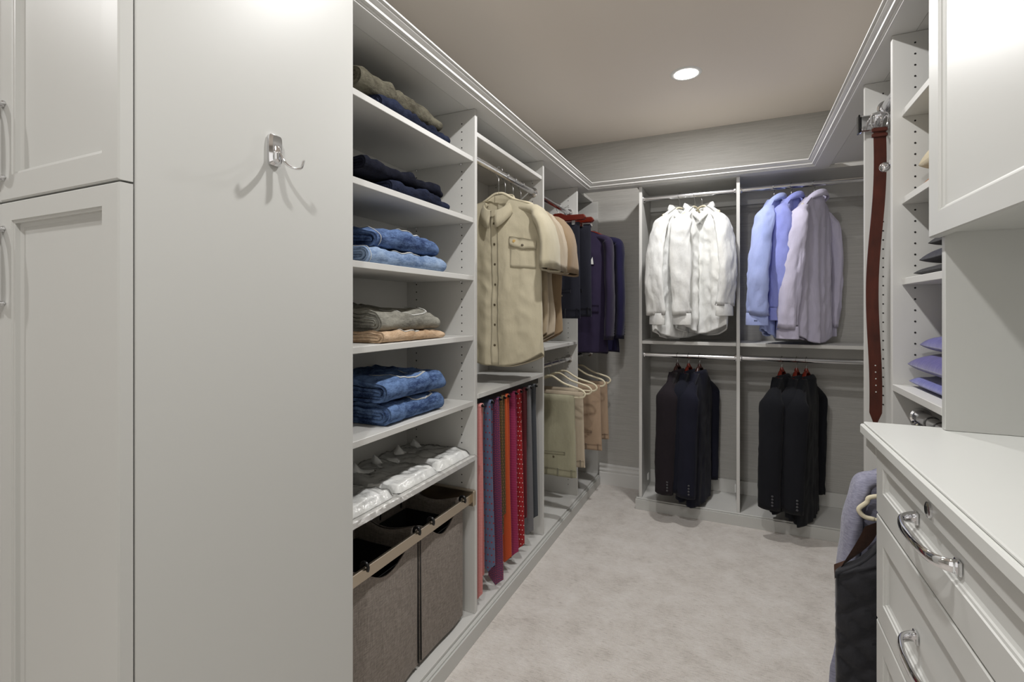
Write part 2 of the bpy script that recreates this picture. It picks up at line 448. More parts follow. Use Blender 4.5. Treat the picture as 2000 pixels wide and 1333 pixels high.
def pull(parent, p0, p1, out, r1=.0065, r2=.0045, h=.034, foot=.0135):
    """bow handle between two feet; out = outward unit vector"""
    p0 = np.array(p0, float); p1 = np.array(p1, float); out = np.array(out, float); d = p1 - p0; L = np.linalg.norm(d); d /= L
    side = np.cross(d, out)
    t_ = G()
    pts = [p0 + out * .001, p0 + out * .010 + d * .0005]
    pts = arc([p0 + out * .0005, p0 + out * .012 + d * .002, p0 + out * (h * .78) + d * L * .10, p0 + out * h + d * L * .3, p0 + out * h * 1.04 + d * L * .5, p0 + out * h + d * L * .7,
               p0 + out * (h * .78) + d * L * .90, p1 + out * .012 - d * .002, p1 + out * .0005], 5)
    n = len(pts); q = np.linspace(-1, 1, n)
    t_.tube(pts, .0036 + .0012 * (1 - q ** 2), 12, up=tuple(out), R2=.0085 + .003 * np.abs(q) ** 3)
    hd = t_.obj('handle', M['chrome'], parent)
    for p in (p0, p1):
        f = G().tube([p + out * .0002, p + out * .003, p + out * .0045], [foot, foot, foot * .82], 4, up=tuple(d + side)); sharp(f.obj('foot_plate', M['chrome'], hd))
    return hd

# ------------------------------------------------------------------ drawer unit and worktop
D = empty('drawer_unit', (.29, .75, 0), 'white-grey drawer cabinet in the right foreground with framed fronts and chrome pulls', 'cabinet')
XD = .275
g = G().box(XD + .021, XE, .30, 1.305, .06, .986, .001); g.obj('carcass', M['cab'], D, smooth=False)
G().box(XD + .05, XE, .30, 1.30, 0, .0595, 0).obj('toe_kick', M['cab'], D, smooth=False)
for z0, z1, hz_ in ((.842, .984, .920), (.6135, .8385, .713), (.385, .610, .50), (.10, .3815, .25)):
    dr = shaker('drawer', 'x', XD, .44, 1.302, z0, z1, (.05, .05, .055 if z1 > .9 else .05, .034 if z1 > .9 else .05), .009, .020, M['cab'], D)
    pull(dr, (XD + (.0075), .885, hz_), (XD + .0075, 1.065, hz_), (-1, 0, 0))
    if z1 > .9:
        lk = sharp(G().tube([(XD + .006, .973, .966), (XD - .004, .973, .966), (XD - .005, .973, .966)], [.0125, .0125, .0105], 20, up=(0, 0, 1)).obj('lock', M['chrome'], dr))
        G().box(XD - .0062, XD - .0052, .9715, .9745, .960, .972, 0).obj('keyhole', M['black'], lk, smooth=False)
WT = empty('worktop', (.5, .85, .99), 'smooth white worktop slab over the drawer cabinet', 'counter')
g = G().box(.264, XE, .22, 1.402, .989, 1.012, .003).box(.270, XE, .226, 1.396, 1.012, 1.018, .002).obj('slab', M['counter'], WT, smooth=False)
board('support_rail', XD + .0, XD + .02, 1.306, 1.396, .960, .988, M['cab'], WT)

# wall cabinet over the worktop
K = empty('wall_cabinet', (.6, .8, 1.44), 'white-grey framed-door wall cabinet above the worktop at the right edge', 'cabinet')
board('side_panel', XR, XE, 1.361, 1.380, 1.0185, TOP, M['cab'], K)
board('back_panel', XE - .010, XE, .22, 1.360, 1.0185, TOP, M['cab'], K, 0)
board('bottom_panel', XR + .004, XE - .011, .22, 1.3605, 1.449, 1.468, M['cab'], K)
board('inner_shelf', XR + .01, XE - .011, .22, 1.3605, 1.75, 1.769, M['cab'], K)
shaker('door', 'x', .388, .905, 1.384, 1.441, 2.078, (.05, .057, .050, .055), .009, .020, M['cab'], K)
shaker('door', 'x', .388, .422, .901, 1.441, 2.078, (.05, .057, .050, .055), .009, .020, M['cab'], K)

# ------------------------------------------------------------------ tall cabinet on the left with framed doors
XP = -.885; YD = .443
Lc = empty('linen_cabinet', (-1.1, .6, 0), 'tall pale grey cabinet with framed doors in the left foreground', 'cabinet')
board('side_panel', XP - .019, XP, YD + .024, .962, .0, 2.45, M['cab'], Lc, .0015)
board('carcass', -1.676, XP - .020, YD + .026, .962, .0, 2.45, M['cab'], Lc, .001)
def ldoor(x0, x1, z0, z1, fr):
    return shaker('door', 'y', YD, x0, x1, z0, z1, fr, .014, .021, M['cab'], Lc, bev=.012)
d1 = ldoor(-1.278, XP - .001, 1.487, 2.44, (.043, .046, .047, .05)); d2 = ldoor(-1.278, XP - .001, .02, 1.4835, (.043, .046, .05, .035))
d3 = ldoor(-1.675, -1.281, 1.487, 2.44, (.046, .043, .047, .05)); d4 = ldoor(-1.675, -1.281, .02, 1.4835, (.046, .043, .05, .035))
for dd, x, z0, z1 in ((d1, -1.266, 1.531, 1.671), (d2, -1.267, 1.293, 1.434), (d3, -1.300, 1.531, 1.671), (d4, -1.300, 1.293, 1.434)):
    pull(dd, (x, YD, z0), (x, YD, z1), (0, -1, 0), h=.030, foot=.008)

# chrome robe hook
hk = empty('robe_hook', (XP, .727, 1.61), 'chrome double-prong robe hook screwed to the pale side panel', 'hook')
pl = [(XP - .0006, .0155, .033), (XP + .006, .0155, .033), (XP + .0125, .0115, .029)]
V = []; F = []
for x, hy_, hz_ in pl:
    for k in range(24):
        a = 2 * PI * k / 24; c_, s_ = math.cos(a), math.sin(a)
        V.append((x, .7265 + hy_ * np.sign(c_) * abs(c_) ** .35, 1.615 + hz_ * np.sign(s_) * abs(s_) ** .35))
for i in range(2):
    for k in range(24): F.append((i * 24 + k, i * 24 + (k + 1) % 24, i * 24 + 24 + (k + 1) % 24, i * 24 + 24 + k))
F.append(tuple(48 + k for k in range(24)))
sharp(mesh_obj('back_plate', V, F, M['chrome'], hk), 30)
for s in (-1, 1):
    pts = arc([(XP + .012, .7265 + s * .002, 1.622), (XP + .016, .7265 + s * .004, 1.606), (XP + .024, .7265 + s * .012, 1.588), (XP + .036, .7265 + s * .022, 1.580), (XP + .046, .7265 + s * .030, 1.581), (XP + .050, .7265 + s * .0335, 1.597)], 6)
    G().tube(pts, .0030, 8, up=(0, 0, 1), R2=.0062).obj('prong', M['chrome'], hk)

# ================================================================== clothing builders
class Folds:
    def __init__(s, seed, n=5, kmin=3, kmax=11):
        r = random.Random(seed); s.t = [(r.uniform(.4, 1), r.uniform(kmin, kmax), r.uniform(0, 6.28), r.uniform(-3.5, 3.5)) for _ in range(n)]
        s.d = [(r.uniform(.3, .8), r.uniform(2, 7), r.uniform(4, 13), r.uniform(0, 6.28)) for _ in range(4)]
    def __call__(s, u, v):
        a = sum(w_ * math.sin(k * u * 1.6 + p + d * v) for w_, k, p, d in s.t) / 2.2
        b = sum(w_ * math.sin(k * u + q * v + p) for w_, k, q, p in s.d) / 2.2
        return a, b

def crease(x, y, z, seed, sx=9, sz=5):
    a = noise.noise(Vector((x * sx + seed * 3.1, z * sz, y * 6 + seed)))
    b = noise.noise(Vector((x * sx * 2.3 + z * 7, z * sz * 2.1 - x * 6, seed * 1.7)))
    c = noise.noise(Vector((x * 38 - z * 12, z * 22 + x * 9, seed * 2.3 + y * 9)))
    return (1 - 2.4 * abs(a)) * .55 + (1 - 2.4 * abs(b)) * .45 + c * .35

class Torso:
    def __init__(s, hs=.205, hh=.225, L=.82, zn=-.115, neck=.062, slope=.28, d=.045, amp=.012, seed=1, tail=.05, neckdrop=.080, dtop=.014, twist=0, waist=0, frontlift=0, quilt=0, arm=0, dsh=.02):
        s.__dict__.update(locals()); s.f = Folds(seed); s.g = Folds(seed + 77); s.hem = Folds(seed + 5, 3, 2, 5)
    def p(s, u, v, side):
        hw = s.hs + (s.hh - s.hs) * min(1, v * 1.15) - s.waist * math.sin(PI * min(1, v / .9))
        if s.arm: # sleeveless armhole scoops the side in
            hw -= s.arm * math.exp(-((v - .17) / .13) ** 2)
        xs = abs(u) * s.hs
        zt = s.zn - max(0, xs - s.neck) * s.slope - (.016 + .03 * s.slope) * abs(u) ** 6
        inn = max(0, 1 - (xs / s.neck) ** 2)
        if side < 0: zt -= s.neckdrop * inn
        zh = -s.L + s.tail * abs(u) ** 2.2 + (.012 if side > 0 else s.frontlift) * -1
        vv = v ** 1.0
        z = zt + (zh - zt) * vv
        prof = max(0, 1 - abs(u) ** 2.6) ** .5
        dep = s.dtop + (s.d - s.dtop) * min(1, v / .18) ** .7 + .032 * inn * max(0, 1 - v * 5)
        dep += s.dsh * abs(u) ** 1.2 * max(0, 1 - v * 4)
        ff = s.f if side < 0 else s.g
        a, b = ff(u, v)
        A = s.amp * (.10 + 1.0 * v ** .8)
        y = side * (prof * dep) + side * prof ** .5 * (a * A + b * s.amp * .28 * min(1, v * 5))
        if s.quilt:
            q = s.quilt
            cu = (u * hw) / .075; cz = z / .075
            qq = min(abs(((cu + cz) % 1) - .5), abs(((cu - cz) % 1) - .5)); y += side * q * (min(1, (.5 - max(abs(((cu + cz) % 1) - .5), abs(((cu - cz) % 1) - .5))) / .16))
        x = u * hw + .012 * b * v
        y += side * prof ** .5 * s.amp * .75 * crease(x, side, z, s.seed) * min(1, .25 + v * 3)
        return (x, y + s.twist * u * v, z)

def torso_mesh(t, nu=104, nv=84):
    V = []; F = []; n2 = nu
    us = []
    for k in range(nu):
        a = 2 * PI * k / nu; us.append((math.cos(a), -1 if math.sin(a) >= 0 else 1))
    for i in range(nv + 1):
        v = (i / nv)
        for u, sd in us: V.append(t.p(u, v, sd))
    for i in range(nv):
        for k in range(nu): F.append((i * nu + k, i * nu + (k + 1) % nu, (i + 1) * nu + (k + 1) % nu, (i + 1) * nu + k))
    # close shoulder seams
    for k in range(nu // 2):
        a, b = k, k + 1; c_, d_ = (nu - k) % nu, (nu - k - 1) % nu
        if min(abs(us[a][0]), abs(us[b][0])) * t.hs > t.neck * .97:
            F.append(tuple(dict.fromkeys((a, b, d_, c_))))
    # rolled hem
    base_ = nv * nu; nb = len(V)
    for k in range(nu):
        x, y, z = V[base_ + k]; V.append((x * .985, y * .8, z + .006))
    for k in range(nu): F.append((base_ + k, base_ + (k + 1) % nu, nb + (k + 1) % nu, nb + k))
    F = [f for f in F if len(f) > 2]
    return V, F

def patch(surf, quad, off=.0025, nu=4, nv=10, lift=0):
    """thick patch following surf(u,v); quad corners (u,v): tl,tr,br,bl"""
    tl, tr, br, bl = [np.array(q, float) for q in quad]
    V = []; F = []
    def at(a, b): return (tl * (1 - a) + tr * a) * (1 - b) + (bl * (1 - a) + br * a) * b
    for lay in (0, 1):
        for j in range(nv + 1):
            for i in range(nu + 1):
                u, v = at(i / nu, j / nv); P0, nrm = surf(u, v)
                k = (off + lift * j / nv) if lay else -.002
                V.append(np.array(P0) + np.array(nrm) * k)
    n = (nu + 1) * (nv + 1)
    idx = lambda l, i, j: l * n + j * (nu + 1) + i
    for j in range(nv):
        for i in range(nu): F.append((idx(1, i, j), idx(1, i + 1, j), idx(1, i + 1, j + 1), idx(1, i, j + 1)))
    for j in range(nv):
        for i in (0, nu): F.append((idx(0, i, j), idx(1, i, j), idx(1, i, j + 1), idx(0, i, j + 1)))
    for i in range(nu):
        for j in (0, nv): F.append((idx(0, i, j), idx(1, i, j), idx(1, i + 1, j), idx(0, i + 1, j)))
    return G().add(V, F)

def fsurf(t, side=-1):
    def f(u, v):
        p = np.array(t.p(u, v, side)); a = np.array(t.p(u + .02, v, side)) - p; b = np.array(t.p(u, v + .01, side)) - p
        n = np.cross(a, b); n /= np.linalg.norm(n) + 1e-9
        if n[1] * side < 0: n = -n
        return p, n
    return f

def sleeve(s, hs, zs, L, ry0=.072, ry1=.055, rx0=.030, rx1=.020, out=.02, fwd=0, seed=3, sl=.28, amp=.006, n=44, seg=40, endtuck=True):
    f = Folds(seed, 5, 2, 5); g = G()
    pts = arc([(s * (hs - .125), 0, zs + .125 * sl - .030), (s * (hs - .024), 0, zs + .024 * sl - .024), (s * (hs + .002), 0, zs - .052), (s * (hs + out * .55), fwd * .15, zs - max(.09, L * .27)), (s * (hs + out), fwd * .5, zs - L * .62), (s * (hs + out * (.7 if L > .4 else 1.15)), fwd, zs - L)], max(3, n // 5))
    P = np.array(pts); m = len(P); V = []; F = []
    for i in range(m):
        t_ = P[min(i + 1, m - 1)] - P[max(i - 1, 0)]; t_ /= np.linalg.norm(t_)
        a = np.array((0, 1., 0)); a -= t_ * (a @ t_); a /= np.linalg.norm(a); b = np.cross(t_, a) * s
        q = i / (m - 1)
        cap = min(1, q / .36) ** .85
        ry = (ry0 + (ry1 - ry0) * q) * (.24 + .76 * cap); rx = (rx0 + (rx1 - rx0) * q) * (.35 + .65 * cap ** .6)
        for k in range(seg):
            w_ = 2 * PI * k / seg; e, h = f(w_ / PI, q * 1.4)
            c_, s_ = math.cos(w_), math.sin(w_)
            e += 1.0 * crease(w_ * .08 * s, seed, P[i][2], seed, 7, 7) * min(1, q * 5)
            V.append(P[i] + a * (ry * c_) + b * s_ * rx + (a * c_ + b * s_) * (e * amp * (.2 + q) + h * amp * .6 * min(1, q * 4)))
    for i in range(m - 1):
        for k in range(seg): F.append((i * seg + k, i * seg + (k + 1) % seg, (i + 1) * seg + (k + 1) % seg, (i + 1) * seg + k))
    F.append(tuple(range(seg)))
    nb = len(V); c_ = P[-1]
    for k in range(seg): V.append(c_ + (V[(m - 1) * seg + k] - c_) * .86 + np.array((0, 0, .008)))
    for k in range(seg): F.append(((m - 1) * seg + k, (m - 1) * seg + (k + 1) % seg, nb + (k + 1) % seg, nb + k))
    g.add(V, F); g.end = P[-1]; return g

def cuff(c, s, h=.065, ry=.058, rx=.022, mat=None, parent=None, fold=False):
    V = []; F = []; seg = 24; hs = [0, .003, h - .003, h]
    rr = [.97, 1, 1.04, 1.0]
    for z, r_ in zip(hs, rr):
        for k in range(seg):
            a = 2 * PI * k / seg; V.append((c[0] + rx * r_ * math.sin(a), c[1] + ry * r_ * math.cos(a), c[2] + .012 - z))
    for z, r_ in ((h, .9), (h * .3, .9)):
        for k in range(seg):
            a = 2 * PI * k / seg; V.append((c[0] + rx * r_ * math.sin(a) * .9, c[1] + ry * r_ * math.cos(a), c[2] + .012 - z))
    for i in range(5):
        for k in range(seg): F.append((i * seg + k, i * seg + (k + 1) % seg, (i + 1) * seg + (k + 1) % seg, (i + 1) * seg + k))
    return mesh_obj('cuff', V, F, mat, parent)

def collar(zn, rn, ry, mat, parent, drop=.045, h=.038, flap=.042, pt=.035, gap=.16):
    """stand plus turned-down leaf with two points"""
    V = []; F = []; n = 36
    for i in range(n + 1):
        q = gap + (2 * PI - 2 * gap) * i / n            # 0 = front centre
        fr = (1 + math.cos(q)) / 2
        x, y = -math.sin(q) * rn, -math.cos(q) * ry
        zb = zn - .004 - drop * fr ** 1.5
        ox, oy = -math.sin(q), -math.cos(q)
        lean = .004
        fl = flap + pt * fr ** 6
        zt = zb + h * (1 - .25 * fr)
        pts = [(x, y, zb), (x - ox * .002, y - oy * .002, zt - .003), (x + ox * .001, y + oy * .001, zt), (x + ox * .006, y + oy * .006, zt - .004),
               (x + ox * (.012 + .006 * fr), y + oy * (.011 + .004 * fr), zt - fl * .5), (x + ox * (.019 + .012 * fr ** 3), y + oy * (.016 + .003 * fr), zt - fl),
               (x + ox * (.016 + .012 * fr ** 3), y + oy * (.013 + .002 * fr), zt - fl + .001), (x + ox * .009, y + oy * .008, zt - fl * .45)]
        V += pts
    m = 8
    for i in range(n):
        for k in range(m - 1): F.append((i * m + k, i * m + k + 1, (i + 1) * m + k + 1, (i + 1) * m + k))
    F.append((7, 6, 5, 4)); F.append((7, 4, 3)); e = n * m; F.append((e + 4, e + 5, e + 6, e + 7)); F.append((e + 3, e + 4, e + 7))
    return mesh_obj('collar', V, F, mat, parent)

def hook_wire(parent, neckz=-.065, r=.0015, R=.0185):
    pts = [(R * math.cos(a), 0, R * math.sin(a)) for a in np.linspace(-.5, PI + .5, 16)]
    pts += [(-.006, 0, -.027), (0, 0, -.036), (0, 0, neckz)]
    G().tube(pts, r, 8, up=(0, 1, 0)).obj('hook', M['wire'], parent)

def hanger(loc, rot, label, group, mat='cream', kind='slim', hw=.205, cat='hanger', name='clothes_hanger', bar=True, dz=0, tilt=0, drop=.082):
    t = empty(name, loc, label, cat, group, local=True, rotz=rot)
    if tilt: t.rotation_euler = (0, tilt, rot)
    nz = -.068 + dz
    hook_wire(t, nz - .004)
    if kind == 'slim':
        for s in (-1, 1):
            pts = arc([(0, 0, nz), (s * .025, 0, nz - .004), (s * .07, 0, nz - .030), (s * .10, 0, nz - .044), (s * .15, 0, nz - .058), (s * (hw - .018), 0, nz - .073), (s * hw, 0, nz - .094), (s * (hw - .012), 0, nz - .112), (s * (hw - .035), 0, nz - .116)], 5)
            G().tube(pts, .0055, 8, up=(0, 1, 0), R2=.0035 if False else .0060).obj('arm', M[mat], t)
        if bar: G().tube([(-(hw - .035), 0, nz - .116), ((hw - .035), 0, nz - .116)], .0045, 8, up=(0, 1, 0)).obj('trouser_bar', M[mat], t)
    elif kind == 'suit':
        for s in (-1, 1):
            pts = arc([(0, 0, nz), (s * .03, 0, nz - .006), (s * .06, 0, nz - .012 - drop * .25), (s * hw * .75, .0, nz - drop * .72), (s * hw, -.004, nz - drop)], 5)
            q = np.linspace(0, 1, len(pts))
            G().tube(pts, .008 + .002 * q, 10, up=(0, 0, 1), R2=.007 + .013 * q).obj('arm', M[mat], t)
        sharp(G().tube([(0, 0, nz + .022), (0, 0, nz + .008), (0, 0, nz - .004)], [.006, .012, .012], 12, up=(1, 0, 0)).obj('neck', M[mat], t))
    elif kind == 'clamp':
        for y in (-.009, .009):
            V = []; F = []
            out = [(-hw, -.008), (-hw + .012, .010), (-.05, .012), (-.02, .026), (.02, .026), (.05, .012), (hw - .012, .010), (hw, -.008), (hw - .012, -.022), (-hw + .012, -.022)]
            for yy in (y - .007, y + .007):
                for x, z in out: V.append((x, yy, nz - .012 + z))
            m = len(out); F = [tuple(range(m)), tuple(range(2 * m - 1, m - 1, -1))] + [(k, m + k, m + (k + 1) % m, (k + 1) % m) for k in range(m)]
            o_ = mesh_obj('clamp_bar', V, F, M[mat], t, smooth=False)
            md = o_.modifiers.new('b', 'BEVEL'); md.width = .003; md.segments = 2
        for x in (-.10, .10):
            G().box(x - .011, x + .011, -.020, .020, nz - .062, nz - .036, .003).obj('clip', M['chrome'], t, smooth=False)
        G().tube([(-.11, 0, nz - .040), (.11, 0, nz - .040)], .002, 6, up=(0, 1, 0)).obj('clip_wire', M['chrome'], t)
    return t

def shirt(loc, rot, label, group, mat, seed, long_=True, pocket=False, hs=.205, hh=.215, L=.82, amp=.012, btn='pearl', open_top=False, slen=.57, d=.045, cat='shirt', tail=.05, fwd=-.02, mono=False, tilt=0, out=.02, zn=-.105, slope=.28):
    t = empty('dress_shirt' if long_ else 'short_sleeved_shirt', loc, label, cat, group, local=True, rotz=rot)
    if tilt: t.rotation_euler = (0, tilt, rot)
    T_ = Torso(hs=hs, hh=hh, L=L, seed=seed, amp=amp, d=d, tail=tail, zn=zn, slope=slope)
    mesh_obj('body', *torso_mesh(T_), mat, t)
    sf = fsurf(T_)
    pk = patch(sf, ((-.085, .005), (.085, .005), (.085, .995), (-.085, .995)), .003, 4, 40).obj('placket', mat, t)
    collar(T_.zn + .004, T_.neck + .006, .056, mat, t, drop=.085, flap=.050 if not long_ else .040)
    for v in np.linspace(.05, .86, 7):
        p, n = sf(0, v); G().disc(p + n * .003, n, .0055, .002).obj('button', M[btn], pk)
    # yoke seam
    if pocket:
        for s in ((1,) if pocket == 1 else (-1, 1)):
            u0, u1 = (s * .36, s * .90) if s > 0 else (s * .90, s * .36)
            pc = patch(sf, ((u0, .235), (u1, .235), (u1, .415), (u0, .415)), .0035, 10, 10).obj('pocket', mat, t)
            patch(sf, ((u0 - .01, .232), (u1 + .01, .232), ((u0 + u1) / 2 + .01, .312), ((u0 + u1) / 2 - .01, .312)), .0075, 12, 6)
            fl = G(); V = []; F = []
            n = 14
            for lay in (0, 1):
                for i in range(n + 1):
                    u = u0 - .01 + (u1 - u0 + .02) * i / n; h = .052 + .018 * (1 - abs(2 * i / n - 1))
                    for j in range(4):
                        p, nr = sf(u, .232 + h * j / 3); V.append(p + nr * ((.008 + .001 * j) if lay else .004))
            mm = (n + 1) * 4
            for i in range(n):
                for j in range(3): F.append((mm + i * 4 + j, mm + i * 4 + j + 1, mm + (i + 1) * 4 + j + 1, mm + (i + 1) * 4 + j))
                F.append((i * 4 + 3, (i + 1) * 4 + 3, mm + (i + 1) * 4 + 3, mm + i * 4 + 3)); F.append((i * 4, (i + 1) * 4, mm + (i + 1) * 4, mm + i * 4))
            for i in (0, n):
                for j in range(3): F.append((i * 4 + j, i * 4 + j + 1, mm + i * 4 + j + 1, mm + i * 4 + j))
            fo = mesh_obj('flap', V, F, mat, pc)
            p, nr = sf((u0 + u1) / 2, .278); G().disc(p + nr * .009, nr, .006, .002).obj('button', M[btn], pc)
            p, nr = sf(u0 + .09, .258); G().disc(p + nr * .0085, nr, .007, .001).obj('logo_patch', M['logo'], pc)
    zs = T_.zn - (hs - T_.neck) * T_.slope - .004
    for s in (-1, 1):
        if long_:
            g_ = sleeve(s, hs, zs, slen, .058, .054, .028, .020, out=out, sl=slope, seed=seed + 9 + s, amp=.011, fwd=fwd)
            so = g_.obj('sleeve', mat, t)
            e = g_.end
            cu_ = cuff((e[0], e[1], e[2]), s, .070, .058, .021, mat, so)
            if mono and s == mono:
                for k in (-1, 0, 1): 
                    G().box(e[0] + s * .0205 - .002, e[0] + s * .0205 + .002, e[1] + k * .006 - .0016, e[1] + k * .006 + .0016, e[2] - .036, e[2] - .028, 0).obj('monogram', M['black'], cu_, smooth=False)
        else:
            V_ = sleeve(s, hs, zs, .285, .070, .088, .030, .030, out=.046, seed=seed + 9 + s, amp=.006, fwd=-.01, n=18)
            V_.obj('sleeve', mat, t)
    if not long_:
        # neck label inside the back of the collar
        G().box(-.020, .020, .034, .036, T_.zn - .03, T_.zn - .008, 0).obj('neck_label', mat, t, smooth=False)
    return t

def jacket(loc, rot, label, group, mat, seed, hs=.225, hh=.235, L=.86, slen=.62, d=.062, square=False, fwd=-.035, cat='jacket', amp=.007, tilt=0, lining=None, slope=.34):
    t = empty('suit_jacket', loc, label, cat, group, local=True, rotz=rot)
    if tilt: t.rotation_euler = (0, tilt, rot)
    T_ = Torso(hs=hs, hh=hh, L=L, seed=seed, amp=amp, d=d, tail=.0, zn=-.100, neck=.060, slope=slope, neckdrop=.02, dtop=.016, waist=.012)
    mesh_obj('body', *torso_mesh(T_), mat, t)
    sf = fsurf(T_); sb = fsurf(T_, 1)
    patch(sf, ((-.27, .03), (.27, .03), (.03, .46), (-.03, .46)), .001, 6, 12).obj('lining', lining or M['black'], t)
    for s in (-1, 1):
        lp = patch(sf, ((s * .24, -.0), (s * .52, .12), (s * .10, .47), (s * .0, .47)), .006, 5, 14).obj('lapel', mat, t)
        patch(sf, ((s * .24, .0), (s * .40, .0), (s * .46, .10), (s * .24, .12)), .008, 4, 5).obj('collar_leaf', mat, lp)
        u0, u1 = sorted((s * .35, s * .78))
        patch(sf, ((u0, .62), (u1, .60), (u1, .665), (u0, .675)), .005, 6, 3).obj('pocket_flap', mat, t)
    patch(sf, ((-.02, .46), (.03, .46), (.05, .995), (.01, .995)), .003, 3, 20).obj('front_edge', mat, t)
    patch(sf, ((.36, .27), (.66, .255), (.66, .275), (.36, .29)), .004, 6, 2).obj('breast_pocket', mat, t)
    if square:
        V = []; pts = [(.38, .282), (.40, .225), (.46, .245), (.50, .215), (.56, .24), (.61, .21), (.64, .27)]
        front = [sf(u, v) for u, v in pts]
        V = [p + n * .007 for p, n in front] + [p + n * .003 for p, n in front]; m = len(pts)
        F = [tuple(range(m)), tuple(range(2 * m - 1, m - 1, -1))] + [(k, m + k, m + (k + 1) % m, (k + 1) % m) for k in range(m)]
        mesh_obj('pocket_square', V, F, M['white'], t, smooth=False)
    # collar roll round the back of the neck
    pts = [(-math.sin(q) * .058, -math.cos(q) * .034 + .004, T_.zn + .006 - .022 * (1 + math.cos(q)) / 2) for q in np.linspace(1.0, 2 * PI - 1.0, 16)]
    G().tube(pts, .016, 10, up=(0, 0, 1), R2=.006).obj('collar', mat, t)
    zs = T_.zn - (hs - T_.neck) * T_.slope - .004
    for v in (.47, .575):
        p, n = sf(.02, v); G().disc(p + n * .004, n, .010, .004).obj('button', M['blackbutton'], t)
    for s in (-1, 1):
        g_ = sleeve(s, hs, zs, slen, .068, .054, .036, .028, out=.014, sl=slope, seed=seed + 4 + s, amp=.004, fwd=fwd)
        so = g_.obj('sleeve', mat, t); e = g_.end
        for k in range(4):
            z = e[2] + .030 + k * .017
            G().disc((e[0] + s * .030, e[1] + .028, z), (s, .45, 0), .0062, .003, 10).obj('cuff_button', M['blackbutton'], so)
    return t

def trousers(loc, rot, label, group, mat, seed, w0=-.14, w1=.17, top=-.184, L=.46, th=.020, wb=True, pocket=True, name='trousers', loops=True, flare=.012):
    """folded over a hanger bar; waist hangs at the bottom"""
    t = empty(name, loc, label, 'trousers', group, local=True, rotz=rot)
    f = Folds(seed, 5, 2, 7); g2 = Folds(seed + 3, 5, 2, 7)
    def p(u, v, side):
        a, b = (f if side < 0 else g2)(u, v * 1.3)
        wl = w0 - flare * v ** 1.5; wr = w1 + flare * v ** 1.5
        x = (wl + wr) / 2 + u * (wr - wl) / 2
        z = top - L * v
        prof = max(0, 1 - abs(u) ** 5) ** .5
        roll = min(1, (v / .05)) ** .5
        y = side * prof * (.002 + th * roll + (a * .007 + b * .004) * min(1, v * 4))
        return (x, y, z)
    V = []; F = []; nu = 48; nv = 30
    vs_ = [0, .004, .012, .025, .05] + list(np.linspace(.08, 1, nv - 5))
    for v in vs_:
        for k in range(nu):
            a = 2 * PI * k / nu; V.append(p(math.cos(a), v, -1 if math.sin(a) >= 0 else 1))
    for i in range(len(vs_) - 1):
        for k in range(nu): F.append((i * nu + k, i * nu + (k + 1) % nu, (i + 1) * nu + (k + 1) % nu, (i + 1) * nu + k))
    F.append(tuple(range(nu))); F.append(tuple((len(vs_) - 1) * nu + k for k in range(nu))[::-1])
    mesh_obj('legs', V, F, mat, t)
    def sf(u, v):
        q = np.array(p(u, v, -1)); a = np.array(p(u + .02, v, -1)) - q; b = np.array(p(u, v + .01, -1)) - q
        n = np.cross(a, b); n /= np.linalg.norm(n) + 1e-9
        return q, (n if n[1] < 0 else -n)
    patch(sf, ((-.80, .0), (-.76, .0), (-.76, .9), (-.80, .9)), .0015, 1, 30).obj('side_seam', mat, t)
    if wb:
        w_ = patch(sf, ((-.97, .91), (.97, .91), (.97, .997), (-.97, .997)), .0035, 20, 3).obj('waistband', mat, t)
        if loops:
            for u in (-.7, -.1, .35, .85):
                patch(sf, ((u - .03, .90), (u + .03, .90), (u + .03, .996), (u - .03, .996)), .0075, 1, 4).obj('belt_loop', mat, w_)
    if pocket:
        pk = patch(sf, ((-.25, .70), (.62, .70), (.62, .735), (-.25, .735)), .003, 10, 2).obj('back_pocket', mat, t)
        p_, n_ = sf(.18, .765); G().disc(p_ + n_ * .002, n_, .006, .002).obj('button', M['button'], pk)
    return t

# materials of the clothes
M['khaki'] = cloth('khaki_cotton', (200, 191, 166), (188, 179, 154), bumpk=.35)
M['tan'] = cloth('tan_cotton', (176, 160, 134), (160, 144, 120))
M['brown'] = cloth('light_brown_cotton', (150, 128, 100), (134, 113, 88))
M['stone'] = cloth('stone_cotton', (190, 176, 154), (176, 162, 142))
M['logo'] = paint('logo_embroidery', (196, 160, 96), .8)
M['whitec'] = cloth('white_cotton', (238, 238, 234), (224, 225, 224), bumpk=.5)
M['blue'] = cloth('pale_blue_cotton', (172, 184, 232), (158, 172, 224), bumpk=.3)
M['blue2'] = cloth('sky_blue_cotton', (150, 158, 224), (138, 146, 214), bumpk=.3)
M['lav'] = cloth('lavender_cotton', (205, 200, 220), (192, 188, 210), bumpk=.35)
M['suit1'] = cloth('charcoal_plum_wool', (38, 32, 37), (32, 27, 31), bumpk=.1, sheen=.05)
M['suit2'] = cloth('midnight_wool', (24, 26, 38), (19, 21, 31), bumpk=.1, sheen=.05)
M['suit3'] = cloth('navy_wool', (29, 30, 44), (24, 25, 37), bumpk=.1, sheen=.05)
M['suit4'] = cloth('black_wool', (26, 27, 32), (21, 22, 27), bumpk=.1, sheen=.05)
M['purple'] = cloth('aubergine_wool', (44, 36, 60), (37, 30, 52), bumpk=.15, sheen=.1)
M['purple2'] = cloth('ink_blue_wool', (31, 28, 60), (26, 23, 52), bumpk=.15, sheen=.1)
M['navyt'] = cloth('dark_navy_twill', (36, 37, 47), (30, 31, 40), bumpk=.15, sheen=.05)
M['olive'] = cloth('sage_khaki_twill', (166, 162, 138), (151, 147, 124), bumpk=.4)
M['beige'] = cloth('beige_twill', (176, 152, 128), (160, 136, 114), bumpk=.35)
